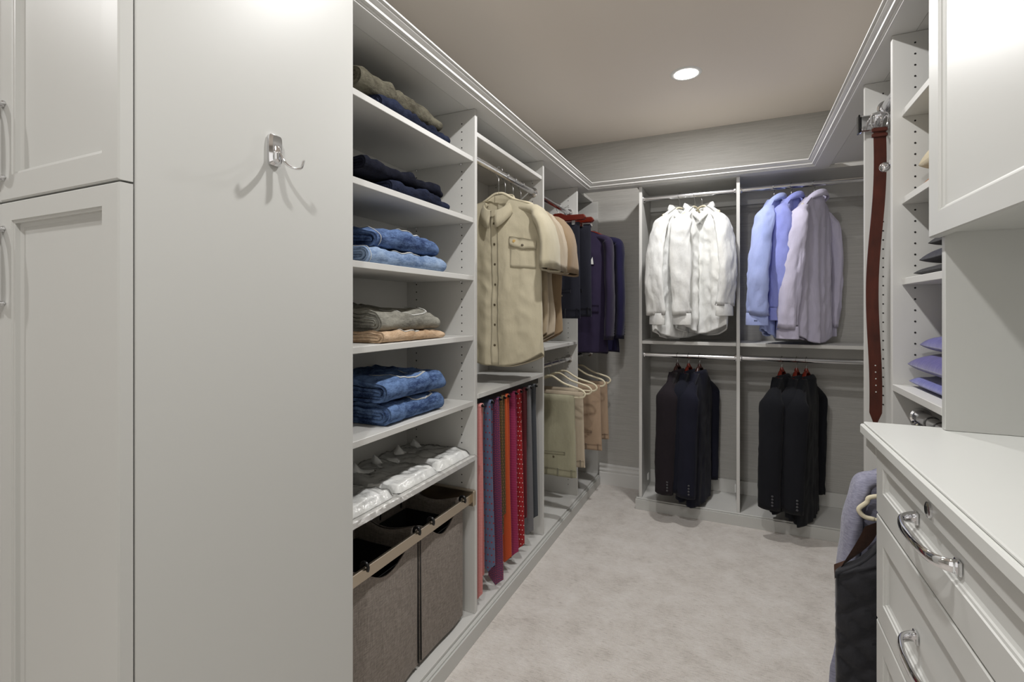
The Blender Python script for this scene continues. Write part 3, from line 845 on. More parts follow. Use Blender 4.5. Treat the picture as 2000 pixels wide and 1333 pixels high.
M['heather'] = cloth('grey_heather_knit', (158, 158, 176), (128, 128, 146), weave=500, mott=90, stretch=(.4, 1, 3))
M['vest'] = cloth('black_quilted_nylon', (46, 46, 50), (38, 38, 42), bumpk=.3, rough=.6, sheen=.1)
M['satin'] = cloth('brown_satin_lining', (82, 58, 46), (52, 36, 30), bumpk=.4, rough=.4)

# ------------------------------------------------------------------ left: shirts in the second bay
HL = 'cream hangers on the upper left rod'
hs_ = [(2.005, 'khaki', 1, .0, 'light khaki button shirt with flap pocket, frontmost on the upper left rod', .83, .215),
       (2.10, 'tan', 0, .03, 'pinkish tan short-sleeved shirt, second behind the khaki flap-pocket shirt', .80, .205),
       (2.19, 'stone', 0, -.03, 'sandy short-sleeved shirt, third on the upper left rod', .80, .192),
       (2.285, 'brown', 0, .05, 'light brown short-sleeved shirt, last of the four before the second upright', .80, .212)]
for i, (y, m_, pk, a, lab, L_, hs2) in enumerate(hs_):
    hanger((RX + .012 * (i == 0), y, RZ), a, ['cream slim hanger inside the frontmost khaki shirt', 'cream slim hanger inside the second, pinkish tan shirt', 'cream slim hanger inside the third, sandy shirt', 'cream slim hanger inside the fourth, light brown shirt'][i], HL, hw=.19, dz=-.034)
    shirt((RX + .012 * (i == 0), y, RZ), a, lab, 'short-sleeved shirts on the upper left rod', M[m_], 21 + i * 7, long_=False, pocket=pk, L=.885 if i == 0 else L_, hs=hs2 if i else .205, hh=.215, amp=.012, btn='button', d=.034, tail=.06, zn=-.134)
# trousers in bay three
for i, (y, lab, hl) in enumerate(((2.86, 'dark navy trousers clamped under the nearer red wooden hanger', 'red lacquered wooden clamp hanger, nearer of the two'), (2.965, 'dark navy trousers clamped under the farther red wooden hanger', 'red lacquered wooden clamp hanger, farther of the two'))):
    hanger((RX + .02 * i, y, RZ), 0, hl, 'red wooden trouser hangers', mat='wood', kind='clamp', hw=.175, name='clamp_hanger', dz=.012)
    trousers((RX + .02 * i, y, RZ), 0, lab, 'navy trousers on red hangers', M['navyt'], 81 + i, -.135, .135 + .02 * i, -.100, .585 - .01 * i, .014, pocket=True, flare=.006)
# aubergine jackets in the corner bay
for i, (y, m_, lab, a) in enumerate(((3.15, 'purple', 'aubergine suit jacket with white pocket square in the left corner', .06), (3.31, 'purple2', 'ink-blue suit jacket behind the aubergine one in the left corner', .04))):
    hanger((RX, y, RZ), a, ['polished wooden suit hanger inside the aubergine jacket', 'polished wooden suit hanger inside the ink-blue jacket'][i], 'wooden suit hangers in the left corner', mat='wood', kind='suit', hw=.20, name='suit_hanger')
    jacket((RX + .02 + .035 * i, y, RZ), a, lab, 'purple suit jackets in the left corner', M[m_], 91 + i * 3, L=.91, slen=.67, square=(i == 0), hs=.215, hh=.215)
# lower left: trousers over cream hangers
low = [(2.70, 'olive', -.145, .155, .47, 'sage khaki trousers with back pocket, first over the lower left rod', 'cream hanger holding the sage khaki trousers'),
       (2.835, 'stone', -.14, .165, .45, 'pale stone trousers behind the sage khaki pair', 'cream hanger holding the pale stone trousers'),
       (2.955, 'stone', -.15, .10, .30, 'short-hanging stone trousers, third on the lower left rod', 'cream hanger holding the short-hanging stone trousers'),
       (3.16, 'beige', -.10, .185, .43, 'beige twill trousers in the corner section, nearer pair', 'cream hanger holding the nearer beige trousers in the corner'),
       (3.31, 'beige', -.10, .195, .39, 'beige twill trousers in the corner section, farther pair', 'cream hanger holding the farther beige trousers in the corner')]
for i, (y, m_, a0, a1, L_, lab, hl) in enumerate(low):
    hanger((RX, y, RL), 0, hl, 'cream hangers on the lower left rod', hw=.215)
    trousers((RX, y, RL), 0, lab, 'trousers on the lower left rod', M[m_], 101 + i * 5, a0, a1, -.172, L_, .020)

# ------------------------------------------------------------------ ties
TX = -.965
rk = empty('tie_rack', (TX, 2.1, .90), 'black pull-out tie rack under the shelf holding a row of ties', 'rack')
G().box(TX - .012, TX + .006, 1.76, 2.42, .893, .925, .002).obj('rail', M['black'], rk, smooth=False)
ties = [(1.768, 'salmon', .10, .048, 'salmon pink checked tie at the left end of the tie rack'),
        (1.855, 'bluered', .173, .064, 'slate blue tie with small red dots'),
        (1.93, 'maroonsq', .078, .074, 'maroon tie with navy square pattern, longest tip near the deck'),
        (1.975, 'olivet', .26, .03, 'narrow olive and gold tie showing edge-on'),
        (2.018, 'orange', .135, .068, 'plain bright orange tie'),
        (2.10, 'magenta', .125, .066, 'magenta patterned tie between the orange and red dotted ones'),
        (2.16, 'reddot', .131, .078, 'red tie with white polka dots'),
        (2.225, 'darkred', .24, .05, 'dark red tie behind the polka-dot one'),
        (2.285, 'greyt', .15, .07, 'plain mid-grey tie near the far end of the rack'),
        (2.35, 'darkgrey', .20, .066, 'dark slate tie at the far end of the rack')]
M['salmon'] = dotted('salmon_silk', (196, 110, 108), (226, 168, 160), .006, .3, sq=True, off=False)
M['bluered'] = dotted('slate_blue_silk', (92, 104, 134), (150, 34, 48), .017, .2)
M['maroonsq'] = dotted('maroon_square_silk', (138, 50, 76), (48, 40, 88), .017, .3, sq=True, ring=True)
M['olivet'] = dotted('olive_silk', (92, 74, 40), (150, 110, 60), .008, .25)
M['orange'] = dotted('orange_silk', (206, 84, 30), (176, 64, 22), .005, .25, sq=True)
M['magenta'] = dotted('magenta_silk', (150, 34, 84), (186, 60, 104), .007, .25)
M['reddot'] = dotted('red_polka_silk', (158, 8, 20), (236, 226, 222), .014, .17)
M['darkred'] = dotted('dark_red_silk', (96, 12, 26), (120, 24, 36), .006, .25)
M['greyt'] = dotted('grey_silk', (116, 116, 118), (104, 104, 108), .004, .3)
M['darkgrey'] = dotted('slate_silk', (70, 74, 80), (60, 64, 70), .004, .3)
def tie_at(y, m_, tip, w_, lab, seed):
    rr = random.Random(seed); t = empty('necktie', (TX, y, .886), lab, 'tie', 'ties on the tie rack')
    def blade(side, zt, w0, w1, name, point):
        V = []; F = []; n = 26; tx = rr.uniform(-.004, .004); ph = rr.uniform(0, 6)
        m = 5
        for lay in (0, 1):
            for i in range(n + 1):
                q = i / n; z = .889 + (zt - .889) * q; ww = w0 + (w1 - w0) * min(1, q / .92) ** .8
                if q > .93: ww = w1
                for k in range(m):
                    a = k / (m - 1) - .5
                    zz = z + (abs(a) * 2 * point if q == 1 else 0) * 1.0
                    bul = .0035 * (1 - (2 * a) ** 2)
                    yy = y + side * (.010 + .0015 * math.sin(ph + q * 5) + (bul if lay else -.001))
                    V.append((TX + .004 + a * ww + tx * math.sin(q * 4 + ph), yy, zz))
        s = (n + 1) * m
        for i in range(n):
            for k in range(m - 1):
                F.append((s + i * m + k, s + i * m + k + 1, s + (i + 1) * m + k + 1, s + (i + 1) * m + k)); F.append((i * m + k, (i + 1) * m + k, (i + 1) * m + k + 1, i * m + k + 1))
            for k in (0, m - 1): F.append((i * m + k, s + i * m + k, s + (i + 1) * m + k, (i + 1) * m + k))
        for k in range(m - 1): F.append((n * m + k, n * m + k + 1, s + n * m + k + 1, s + n * m + k))
        o_ = mesh_obj(name, V, F, M[m_], t); return sharp(o_, 50)
    blade(-1, tip, .030, w_, 'front_blade', .034)
    blade(1, tip + rr.uniform(.03, .16), .026, .036, 'tail_blade', .018)
    pts = [(0, y - .010 * math.cos(a), .889 + .008 * math.sin(a)) for a in np.linspace(0, PI, 9)]
    V = []; F = []
    for lay, rr_ in ((0, 0), (1, .0025)):
        for a in np.linspace(-.1, PI + .1, 9):
            for x in (-.015, .015): V.append((TX + .004 + x, y - (.0105 + rr_) * math.cos(a), .889 + (.009 + rr_) * math.sin(a)))
    for i in range(8):
        F.append((i * 2, i * 2 + 1, i * 2 + 3, i * 2 + 2)); F.append((18 + i * 2, 18 + i * 2 + 1, 18 + i * 2 + 3, 18 + i * 2 + 2))
        F.append((i * 2, i * 2 + 2, 18 + i * 2 + 2, 18 + i * 2)); F.append((i * 2 + 1, i * 2 + 3, 18 + i * 2 + 3, 18 + i * 2 + 1))
    mesh_obj('neck_fold', V, F, M[m_], t)
    G().box(TX - .016, TX + .030, y - .0045, y + .0045, .884, .8925, .002).obj('peg', M['black'], rk, smooth=False)
for i, a in enumerate(ties): tie_at(*a, seed=i + 3)

# ------------------------------------------------------------------ hamper
Hm = empty('laundry_hamper', (-1.1, 1.35, .09), 'pull-out laundry hamper with taupe cloth bags on a champagne metal frame', 'hamper')
def linen():
    m, nt, b = newmat('taupe_linen')
    f = noise_(nt, mapping(nt, (20, 20, 160)), 3, 4, .7); g_ = noise_(nt, mapping(nt, (160, 160, 12)), 3, 3)
    nt.links.new(ramp(nt, math_(nt, 'ADD', math_(nt, 'MULTIPLY', f, .6), math_(nt, 'MULTIPLY', g_, .4)), [(.35, lin((104, 95, 88))), (.65, lin((156, 147, 138)))]), b.inputs['Base Color'])
    b.inputs['Roughness'].default_value = .9; bump(nt, b, math_(nt, 'ADD', f, g_), .4, .0015); return m
M['linen'] = linen()
M['lining'] = paint('black_mesh_lining', (12, 12, 12), .95)
fr_ = G().box(-.957, -.947, 1.018, 1.690, .522, .557, .0015).obj('front_rail', M['bronze'], Hm, smooth=False)
for y in (1.008, 1.676): G().box(-1.26, -.946 if y < 1.5 else -.935, y, y + .022, .512, .572, .003).obj('side_rail', M['bronze'], Hm, smooth=False)
G().box(-1.262, -1.252, 1.03, 1.676, .522, .557, .001).obj('rear_rail', M['bronze'], Hm, smooth=False)
def bag(y0, y1, seed):
    f = Folds(seed, 4, 1.2, 3.5)
    V = []; F = []; nu, nv = 20, 22
    def wall(p0, p1, out, sag, bulge):
        n0 = len(V)
        for lay in (0, 1):
            for j in range(nv + 1):
                v = j / nv
                for i in range(nu + 1):
                    u = i / nu
                    zt = .552 - sag * math.sin(PI * u) ** 1.5
                    z = zt + (.092 - zt) * v
                    a, b = f(u * 2, v)
                    k = bulge * math.sin(PI * u) * (.3 + .7 * math.sin(PI * min(1, v * .9 + .1))) + .005 * a * math.sin(PI * u)
                    k -= (.004 if lay else 0)
                    V.append((p0[0] + (p1[0] - p0[0]) * u + out[0] * k, p0[1] + (p1[1] - p0[1]) * u + out[1] * k, z))
        s = (nu + 1) * (nv + 1)
        for lay in (0, 1):
            for j in range(nv):
                for i in range(nu): F.append(tuple(n0 + lay * s + q for q in (j * (nu + 1) + i, j * (nu + 1) + i + 1, (j + 1) * (nu + 1) + i + 1, (j + 1) * (nu + 1) + i)))
        for i in range(nu): F.append((n0 + i, n0 + i + 1, n0 + s + i + 1, n0 + s + i))
    x1, x0 = -.972, -1.245
    wall((x1, y0), (x1, y1), (1, 0), .078, .012)
    wall((x1, y1), (x0, y1), (0, 1), .03, .004)
    wall((x0, y1), (x0, y0), (-1, 0), .03, .002)
    wall((x0, y0), (x1, y0), (0, -1), .03, .004)
    n0 = len(V); V.extend([(x1, y0, .093), (x1, y1, .093), (x0, y1, .093), (x0, y0, .093)]); F.append((n0, n0 + 1, n0 + 2, n0 + 3))
    b_ = mesh_obj('bag', V, F, M['linen'], Hm)
    G().box(x0 + .012, x1 - .016, y0 + .012, y1 - .012, .10, .104, 0).obj('bag_floor', M['lining'], b_, smooth=False)
    for xx, yy, X2, Y2 in ((x1 - .018, y0 + .012, x1 - .014, y1 - .012), (x0 + .012, y0 + .012, x0 + .016, y1 - .012), (x0 + .016, y0 + .010, x1 - .018, y0 + .014), (x0 + .016, y1 - .014, x1 - .018, y1 - .010)):
        G().box(xx, X2, yy, Y2, .105, .47, 0).obj('inner_lining', M['lining'], b_, smooth=False)
    for x in (x0 + .04,):
        ym = (y0 + y1) / 2
        pts = arc([(x, ym - .062, .50), (x, ym - .060, .59), (x, ym - .052, .602), (x, ym, .606), (x, ym + .052, .602), (x, ym + .060, .59), (x, ym + .062, .50)], 5)
        G().tube(pts, .0032, 8, up=(1, 0, 0)).obj('wire_handle', M['black'], b_)
    for yy in (y0 + .035, y1 - .035):
        pts = [(-.952 + .012 * math.cos(a), yy, .556 + .014 * math.sin(a)) for a in np.linspace(-.6, PI + .6, 12)]
        G().tube(pts, .0042, 8, up=(0, 1, 0), R2=.0055).obj('clip', M['black'], b_)
    pts = [(-.972 - .001, y0 + .003 if y0 > 1.2 else y1 - .003, .545), (-.969, y0 + .003 if y0 > 1.2 else y1 - .003, .10)]
    G().tube(pts, .0025, 6).obj('piping', M['lining'], b_)
bag(1.045, 1.362, 5); bag(1.372, 1.655, 9)

# ------------------------------------------------------------------ folded garments
def folded(name, label, cat, group, x0, x1, y0, y1, z0, h, mat, seed, layers=3, sag=0, stitch=None, pocket=None, bump_=.012, topbulge=0):
    """trousers folded into nested U-shaped layers, the fold at x1 facing the room"""
    c = ((x0 + x1) / 2, (y0 + y1) / 2, z0)
    t = empty(name, c, label, cat, group)
    th = h / (2 * layers); zc = z0 + h / 2; rr = random.Random(seed)
    def disp(x, y, z):
        q = (y - y0) / (y1 - y0); up = (z - z0) / h
        n1 = noise.noise(Vector((x * 9, y * 11, z * 3 + seed))); n2 = noise.noise(Vector((x * 26 + 9, y * 34, z * 12 + seed)))
        endr = 1 - .30 * max(0, (q - .80) / .20) ** 2 - .10 * max(0, (.1 - q) / .1) ** 2
        zz = z0 + (z - z0) * (endr) * (1 + .10 * n1 * 2 + topbulge * (x1 - x) / (x1 - x0)) + up * (n2 * bump_ * .8)
        sk = -sag * max(0, (q - .75) / .25) ** 2
        xx = x + up * sk + (n1 * .010 + n2 * bump_ * .7) * max(0, (x - x0) / (x1 - x0)) ** 2
        return (xx, y + n1 * .006 * up, max(z0 + .0005, zz))
    V = []; F = []; ny = 34
    for L_ in range(layers):
        ro = (L_ + 1) * th - th * .04; ri = L_ * th + th * .06
        yo0 = y0 + rr.uniform(0, .012); yo1 = y1 - rr.uniform(0, .012) - (layers - 1 - L_) * .004
        xb = x0 + rr.uniform(0, .02)
        prof = []
        for r_ in (ro, ri):
            seq = [(xb, zc + r_)] + [(xb + (x1 - ro * 0 - h / 2 - xb) * k / 8, zc + r_) for k in range(1, 9)] + \
                  [(x1 - h / 2 + r_ * math.cos(a) , zc + r_ * math.sin(a)) for a in np.linspace(PI / 2, -PI / 2, 11)[1:-1]] + [(xb + (x1 - h / 2 - xb) * k / 8, zc - r_) for k in range(8, -1, -1)]
            prof.append(seq)
        ring = prof[0] + prof[1][::-1]; m = len(ring); n0 = len(V)
        for j in range(ny + 1):
            y = yo0 + (yo1 - yo0) * j / ny
            for x, z in ring: V.append(disp(x, y, z))
        for j in range(ny):
            for k in range(m): F.append((n0 + j * m + k, n0 + j * m + (k + 1) % m, n0 + (j + 1) * m + (k + 1) % m, n0 + (j + 1) * m + k))
        half = len(prof[0])
        for e in (0, ny):
            for k in range(half - 1): F.append((n0 + e * m + k, n0 + e * m + k + 1, n0 + e * m + m - 2 - k, n0 + e * m + m - 1 - k))
    mesh_obj('folded_cloth', V, F, mat, t)
    def top(u, v): # u along y, v 0 = top back .. 1 = front lower
        y = y0 + (y1 - y0) * u
        if v < .5: x = x0 + (x1 - h / 2 - x0) * (v * 2); z = zc + h / 2
        else:
            a = PI / 2 - (v - .5) * 2 * PI; a = max(a, -1.2); x = x1 - h / 2 + h / 2 * math.cos(a); z = zc + h / 2 * math.sin(a)
        p = np.array(disp(x, y, z)); c_ = np.array((x1 - h / 2 if v > .5 else x, y, zc)); n = np.array((x, y, z)) - c_; n /= np.linalg.norm(n) + 1e-9
        return p, n
    if pocket:
        u0, u1, v0, v1 = pocket
        pts = [(u0, v0), (u0, v1 - .06), ((u0 + u1) / 2, v1), (u1, v1 - .06), (u1, v0)]
        for k, off_ in enumerate((0, .012)):
            path = []
            for (a, b), (c2, d2) in zip(pts[:-1], pts[1:]):
                for q in np.linspace(0, 1, 8)[:-1]:
                    uu, vv = a + (c2 - a) * q, b + (d2 - b) * q; uu += (.5 * (u0 + u1) - uu) * off_ * 4; vv -= off_
                    p, n = top(uu, vv); path.append(p + n * .0012)
            G().tube(path, .0011, 5).obj('pocket_stitching', stitch or M['thread'], t)
    if stitch:
        p_ = [top(.06, v)[0] + top(.06, v)[1] * .001 for v in np.linspace(.1, .9, 24)]
        G().tube(p_, .0011, 5).obj('seam_stitching', stitch, t)
    return t
M['jean_mid'] = denim('mid_blue_denim', (44, 58, 92), (104, 128, 170))
M['jean_light'] = denim('light_blue_denim', (96, 118, 152), (150, 170, 198))
M['jean_deep'] = denim('deep_blue_denim', (46, 62, 98), (106, 132, 174))
M['jean_dark'] = denim('indigo_denim', (24, 27, 38), (38, 42, 58))
M['navyf'] = denim('navy_brushed_cotton', (24, 27, 40), (42, 48, 68))
M['navyk'] = denim('midnight_cotton', (17, 18, 26), (28, 30, 42))
M['olivef'] = denim('grey_olive_cotton', (74, 70, 60), (112, 108, 94))
M['greyf'] = denim('warm_grey_cotton', (112, 110, 102), (152, 150, 140))
M['tanf'] = denim('tan_twill', (168, 140, 112), (204, 178, 150))
jx0, jx1 = -1.262, -.957
GJ = 'folded trousers on the left shelves'
def F_(label, z0, h, m_, seed, y0=1.20, y1=1.52, x1=jx1, **k): return folded('folded_trousers', label, 'trousers', GJ, jx0, x1, y0, y1, z0, h, M[m_], seed, **k)
F_('deep blue folded jeans, upper of the two on the fifth shelf', .995, .068, 'jean_deep', 3, 1.19, 1.545, -.962, pocket=(.25, .62, .30, .62), topbulge=.1)
F_('deep blue folded jeans, lower of the two on the fifth shelf', .921, .068, 'jean_deep', 4, 1.20, 1.525, -.966, pocket=(.45, .8, .35, .64))
F_('mid blue folded jeans on top of the light pair, third shelf', 1.472, .062, 'jean_mid', 5, 1.16, 1.49, -.968, stitch=M['thread'], pocket=(.35, .72, .3, .6))
F_('light washed folded jeans under the mid blue pair, third shelf', 1.418, .050, 'jean_light', 6, 1.10, 1.525, -.964, stitch=M['thread'], pocket=(.35, .68, .3, .6))
F_('warm grey folded trousers on the fourth shelf', 1.214, .058, 'greyf', 8, 1.17, 1.50, -.972, pocket=(.45, .8, .32, .62), topbulge=.5)
F_('tan folded trousers under the grey pair, fourth shelf', 1.180, .033, 'tanf', 9, 1.16, 1.52, -.966, layers=2, pocket=(.3, .6, .4, .62))
F_('midnight navy folded trousers, upper of the pair on the second shelf', 1.690, .040, 'navyk', 10, 1.10, 1.53, -.970, layers=2)
F_('midnight navy folded trousers, lower of the pair on the second shelf', 1.647, .042, 'navyf', 11, 1.22, 1.56, -.966, layers=2)
F_('grey-olive folded trousers slumping over the navy pair, top shelf', 1.935, .062, 'olivef', 12, 1.10, 1.53, -.985, layers=2, sag=.0, topbulge=.3)
F_('navy folded trousers beneath the grey-olive pair, top shelf', 1.889, .044, 'navyf', 13, 1.16, 1.555, -.962, layers=2)

# white shirts in clear bags
def packed(y0, y1, label, seed, z0=.7065, dx=0):
    x0, x1 = -1.25 + dx, -.957 + dx
    t = empty('packaged_shirt', ((x0 + x1) / 2, (y0 + y1) / 2, z0), label, 'shirt', 'white shirts folded in clear bags')
    V = []; F = []; nx, ny = 30, 24
    def h(u, v): # u: 0 back .. 1 front
        e = min(1, u / .06, (1 - u) / .035) ** .6 * min(1, v / .06, (1 - v) / .06) ** .6 if 0 < u < 1 and 0 < v < 1 else 0
        return e * (.020 + .007 * (u > .70) * min(1, (u - .7) / .06) * (1 - .3 * (u - .7) / .3) + .008 * noise.noise(Vector((u * 5 + seed, v * 5, 0))) + .0045 * noise.noise(Vector((u * 14, v * 12, seed))))
    for lay in (0, 1):
        for i in range(nx + 1):
            for j in range(ny + 1):
                u, v = i / nx, j / ny
                V.append((x0 + (x1 - x0) * u, y0 + (y1 - y0) * v + .006 * math.sin(u * 9 + seed), z0 + (h(u, v) if lay else 0) + .0006))
    s = (nx + 1) * (ny + 1)
    for lay in (0, 1):
        for i in range(nx):
            for j in range(ny): F.append(tuple(lay * s + q for q in (i * (ny + 1) + j, i * (ny + 1) + j + 1, (i + 1) * (ny + 1) + j + 1, (i + 1) * (ny + 1) + j)))
    mesh_obj('folded_body', V, F, M['whitec'], t)
    # stand-up collar towards the back
    cx, cy = x0 + .085, (y0 + y1) / 2
    V = []; F = []
    for sg in (-1, 1):
        n0 = len(V)
        for q in np.linspace(0, 1, 9):
            bx = cx - .035 + .075 * q; by = cy + sg * (.048 - .040 * q ** 1.5)
            hgt = .010 + .030 * max(0, 1 - abs(q - .25) / .3)
            V += [(bx, by, z0 + .016), (bx - .006, by + sg * .006, z0 + .016 + hgt), (bx + .010, by + sg * .022, z0 + .016 + hgt * .45), (bx + .012, by + sg * .024, z0 + .022)]
        for i in range(8):
            for k in range(3): F.append((n0 + i * 4 + k, n0 + i * 4 + k + 1, n0 + (i + 1) * 4 + k + 1, n0 + (i + 1) * 4 + k))
    mesh_obj('collar', V, F, M['whitec'], t)
    # film
    V = []; F = []; nx, ny = 40, 30
    for i in range(nx + 1):
        for j in range(ny + 1):
            u, v = i / nx, j / ny; X = x0 - .004 + (x1 - x0 + .038) * u; Y = y0 - .010 + (y1 - y0 + .020) * v
            uu = (X - x0) / (x1 - x0); vv = (Y - y0) / (y1 - y0)
            hh = h(uu, vv) if 0 < uu < 1 and 0 < vv < 1 else 0
            edge = min(1, u / .05, (1 - u) / .04, v / .05, (1 - v) / .05)
            V.append((X, Y, z0 + .0004 + hh + edge * (.003 + .006 * abs(noise.noise(Vector((X * 30, Y * 30, seed))))) - max(0, X + .938) * .9 + (.004 * noise.noise(Vector((X * 60, Y * 50, seed))) if X > -.955 else 0) + (.003 if X > -.95 else 0)))
    for i in range(nx):
        for j in range(ny): F.append((i * (ny + 1) + j, (i + 1) * (ny + 1) + j, (i + 1) * (ny + 1) + j + 1, i * (ny + 1) + j + 1))
    mesh_obj('plastic_bag', V, F, M['film'], t)
packed(1.475, 1.69, 'white folded shirt in a clear bag, farthest along the shelf', 2)
packed(1.235, 1.455, 'white folded shirt in a clear bag, middle of the three', 5)
packed(1.010, 1.215, 'white folded shirt in a clear bag, nearest the pale side panel', 8)

# ------------------------------------------------------------------ back unit clothes
RY = YF + .05
def deg(a): return math.radians(a)
GW = 'white long-sleeved shirts on the back rod'
ws = [(-.331, 55, 'white shirt with open collar, leftmost of the three white ones', 31, 'cream slim hanger inside the leftmost white shirt', 'whitec', -.03),
      (-.242, 68, 'white shirt, middle of the three white ones', 35, 'cream slim hanger inside the middle white shirt', 'whitec', 0),
      (-.200, -48, 'white shirt with broad shoulder, rightmost of the three white ones', 39, 'cream slim hanger inside the rightmost white shirt', 'whitec', 0)]
# rotation: local +x is turned towards the camera (-Y) so the near sleeve faces the viewer
for k, (x, a, lab, sd, hl, m_, tl) in enumerate(ws):
    a2 = deg(a)
    hanger((x, RY, 2.005), a2, hl, 'hangers inside the white shirts', hw=.165, dz=-.008)
    shirt((x, RY, 2.005), a2, lab, GW, M[m_], sd, L=(.90, .86, .87)[k], hs=.175, hh=(.235, .21, .215)[k], slen=(.60, .60, .545)[k], amp=.016, d=.032, fwd=-.015, tail=.06, out=(.065, .03, .055)[k], zn=-.085, slope=.58)
bs = [(.197, -108, 'pale blue shirt with monogrammed cuff, left of the three coloured shirts', 43, 'slim hanger inside the pale blue shirt', 'blue'),
      (.286, -112, 'sky blue shirt between the pale blue and lavender ones', 47, 'slim hanger inside the sky blue shirt', 'blue2'),
      (.400, -119, 'lavender shirt with wide folded cuff, right of the three coloured shirts', 53, 'slim hanger inside the lavender shirt', 'lav')]
for k, (x, a, lab, sd, hl, m_) in enumerate(bs):
    hanger((x, RY, 2.005), deg(a), hl, 'hangers inside the coloured shirts', hw=.16, dz=-.012)
    shirt((x, RY, 2.005), deg(a), lab, 'coloured long-sleeved shirts on the back rod', M[m_], sd, L=(.88, .88, .90)[k], hs=(.175, .170, .205)[k], hh=(.205, .205, .215)[k], slen=(.60, .575, .655)[k], amp=.012, d=.032, fwd=(-.03, .0, -.035)[k], tail=.05, mono=(1 if m_ == 'blue' else False), out=(.07, .045, .06)[k], zn=-.080, slope=.60)
js = [(-.346, -102, 'charcoal-plum jacket, leftmost on the lower back rod', 'suit1', 'wooden hanger inside the charcoal-plum jacket', 'darkwood'),
      (-.279, -102, 'midnight jacket between the plum and navy ones', 'suit2', 'reddish wooden hanger inside the midnight jacket', 'wood'),
      (-.215, -104, 'dark navy jacket, rightmost of the left lower three', 'suit3', 'wooden hanger inside the dark navy jacket', 'darkwood'),
      (.237, -109, 'black jacket, left of the three in the right lower bay', 'suit4', 'reddish hanger inside the left black jacket', 'wood'),
      (.312, -107, 'black jacket, middle of the three in the right lower bay', 'suit4', 'reddish hanger inside the middle black jacket', 'wood'),
      (.361, -110, 'black jacket, right of the three in the right lower bay', 'suit4', 'reddish hanger inside the right black jacket', 'wood')]
for i, (x, a, lab, m_, hl, hm) in enumerate(js):
    hanger((x, RY, .992), deg(a), hl, 'wooden hangers on the lower back rods', mat=hm, kind='suit', hw=.15, name='suit_hanger', drop=.125)
    jacket((x, RY, .992), deg(a), lab, 'dark suit jackets on the lower back rods', M[m_], 61 + i * 4, hs=(.20, .18, .205, .20, .18, .205)[i], hh=.195, L=(.80, .85, .88, .84, .86, .89)[i], slen=.62, d=.036, fwd=-.012, slope=.66, amp=.006)

# ------------------------------------------------------------------ belts
br = empty('belt_rack', (.42, 2.06, 1.935), 'chrome sliding belt rack fixed to the tower upright', 'rack')
sharp(G().box(.392, .475, 2.072, 2.099, 1.905, 1.962, .004).obj('slide', M['chrome'], br, smooth=False))
G().box(.386, .3915, 2.070, 2.099, 1.902, 1.966, .002).obj('end_cap', M['black'], br, smooth=False)
for x in (.418, .442, .462):
    pts = arc([(x, 2.072, 1.945), (x, 2.050, 1.944), (x, 2.030, 1.930), (x, 2.022, 1.915), (x, 2.014, 1.922), (x, 2.010, 1.934)], 5)
    G().tube(pts, .0028, 8, up=(1, 0, 0)).obj('belt_hook', M['chrome'], br)
def leather():
    m, nt, b = newmat('cognac_leather'); f = noise_(nt, mapping(nt, (1, 1, .4)), 30, 4)
    nt.links.new(ramp(nt, f, [(.3, lin((62, 27, 18))), (.7, lin((86, 38, 26)))]), b.inputs['Base Color']); b.inputs['Roughness'].default_value = .35
    bump(nt, b, noise_(nt, mapping(nt), 400, 3), .15, .001); return m
M['leather'] = leather()
def belt(x, y, ztip, label, ph):
    t = empty('belt', (x, y, 1.93), label, 'belt', 'brown leather belts on the belt rack')
    V = []; F = []; n = 60; w_ = .0178
    for i in range(n + 1):
        q = i / n; z = 1.895 + (ztip - 1.895) * q; cx = x - .022 * math.sin(q * 2.2 + ph) * q ** .6 + .006 * math.sin(q * 9); cy = y + .006 * math.sin(q * 6 + ph)
        ww = w_ if q < .95 else w_ * max(.12, (1 - q) / .05)
        for a, b_ in ((-1, -.0018), (1, -.0018), (1, .0018), (-1, .0018)): V.append((cx + a * ww, cy + b_ + a * .0015, z))
    for i in range(n):
        for k in range(4): F.append((i * 4 + k, i * 4 + (k + 1) % 4, (i + 1) * 4 + (k + 1) % 4, (i + 1) * 4 + k))
    F.append((3, 2, 1, 0)); F.append(tuple(n * 4 + k for k in range(4)))
    st = sharp(mesh_obj('strap', V, F, M['leather'], t))
    for k in range(5):
        q = .88 - k * .022; z = 1.895 + (ztip - 1.895) * q; cx = x - .022 * math.sin(q * 2.2 + ph) * q ** .6 + .006 * math.sin(q * 9)
        G().disc((cx, y + .006 * math.sin(q * 6 + ph) - .0019, z), (0, -1, 0), .0022, .0008, 8).obj('punched_hole', M['thread'], st)
    for z in (1.886, 1.868):
        G().box(x - .0225, x + .0215, y - .006, y + .006, z - .006, z + .006, .002).obj('keeper', M['leather'], t, smooth=False)
    pts = [(x - .020, y, 1.897), (x - .023, y, 1.915), (x - .020, y - .004, 1.940), (x + .020, y - .004, 1.940), (x + .023, y, 1.915), (x + .020, y, 1.897)]
    G().tube(arc(pts, 4), .0030, 8, up=(0, 1, 0)).obj('buckle', M['chrome'], t)
    G().tube([(x, y - .004, 1.900), (x + .006, y - .010, 1.938)], .0018, 6).obj('prong', M['chrome'], t)
belt(.434, 2.012, .884, 'long cognac brown leather belt hanging from the chrome rack', 0.2)

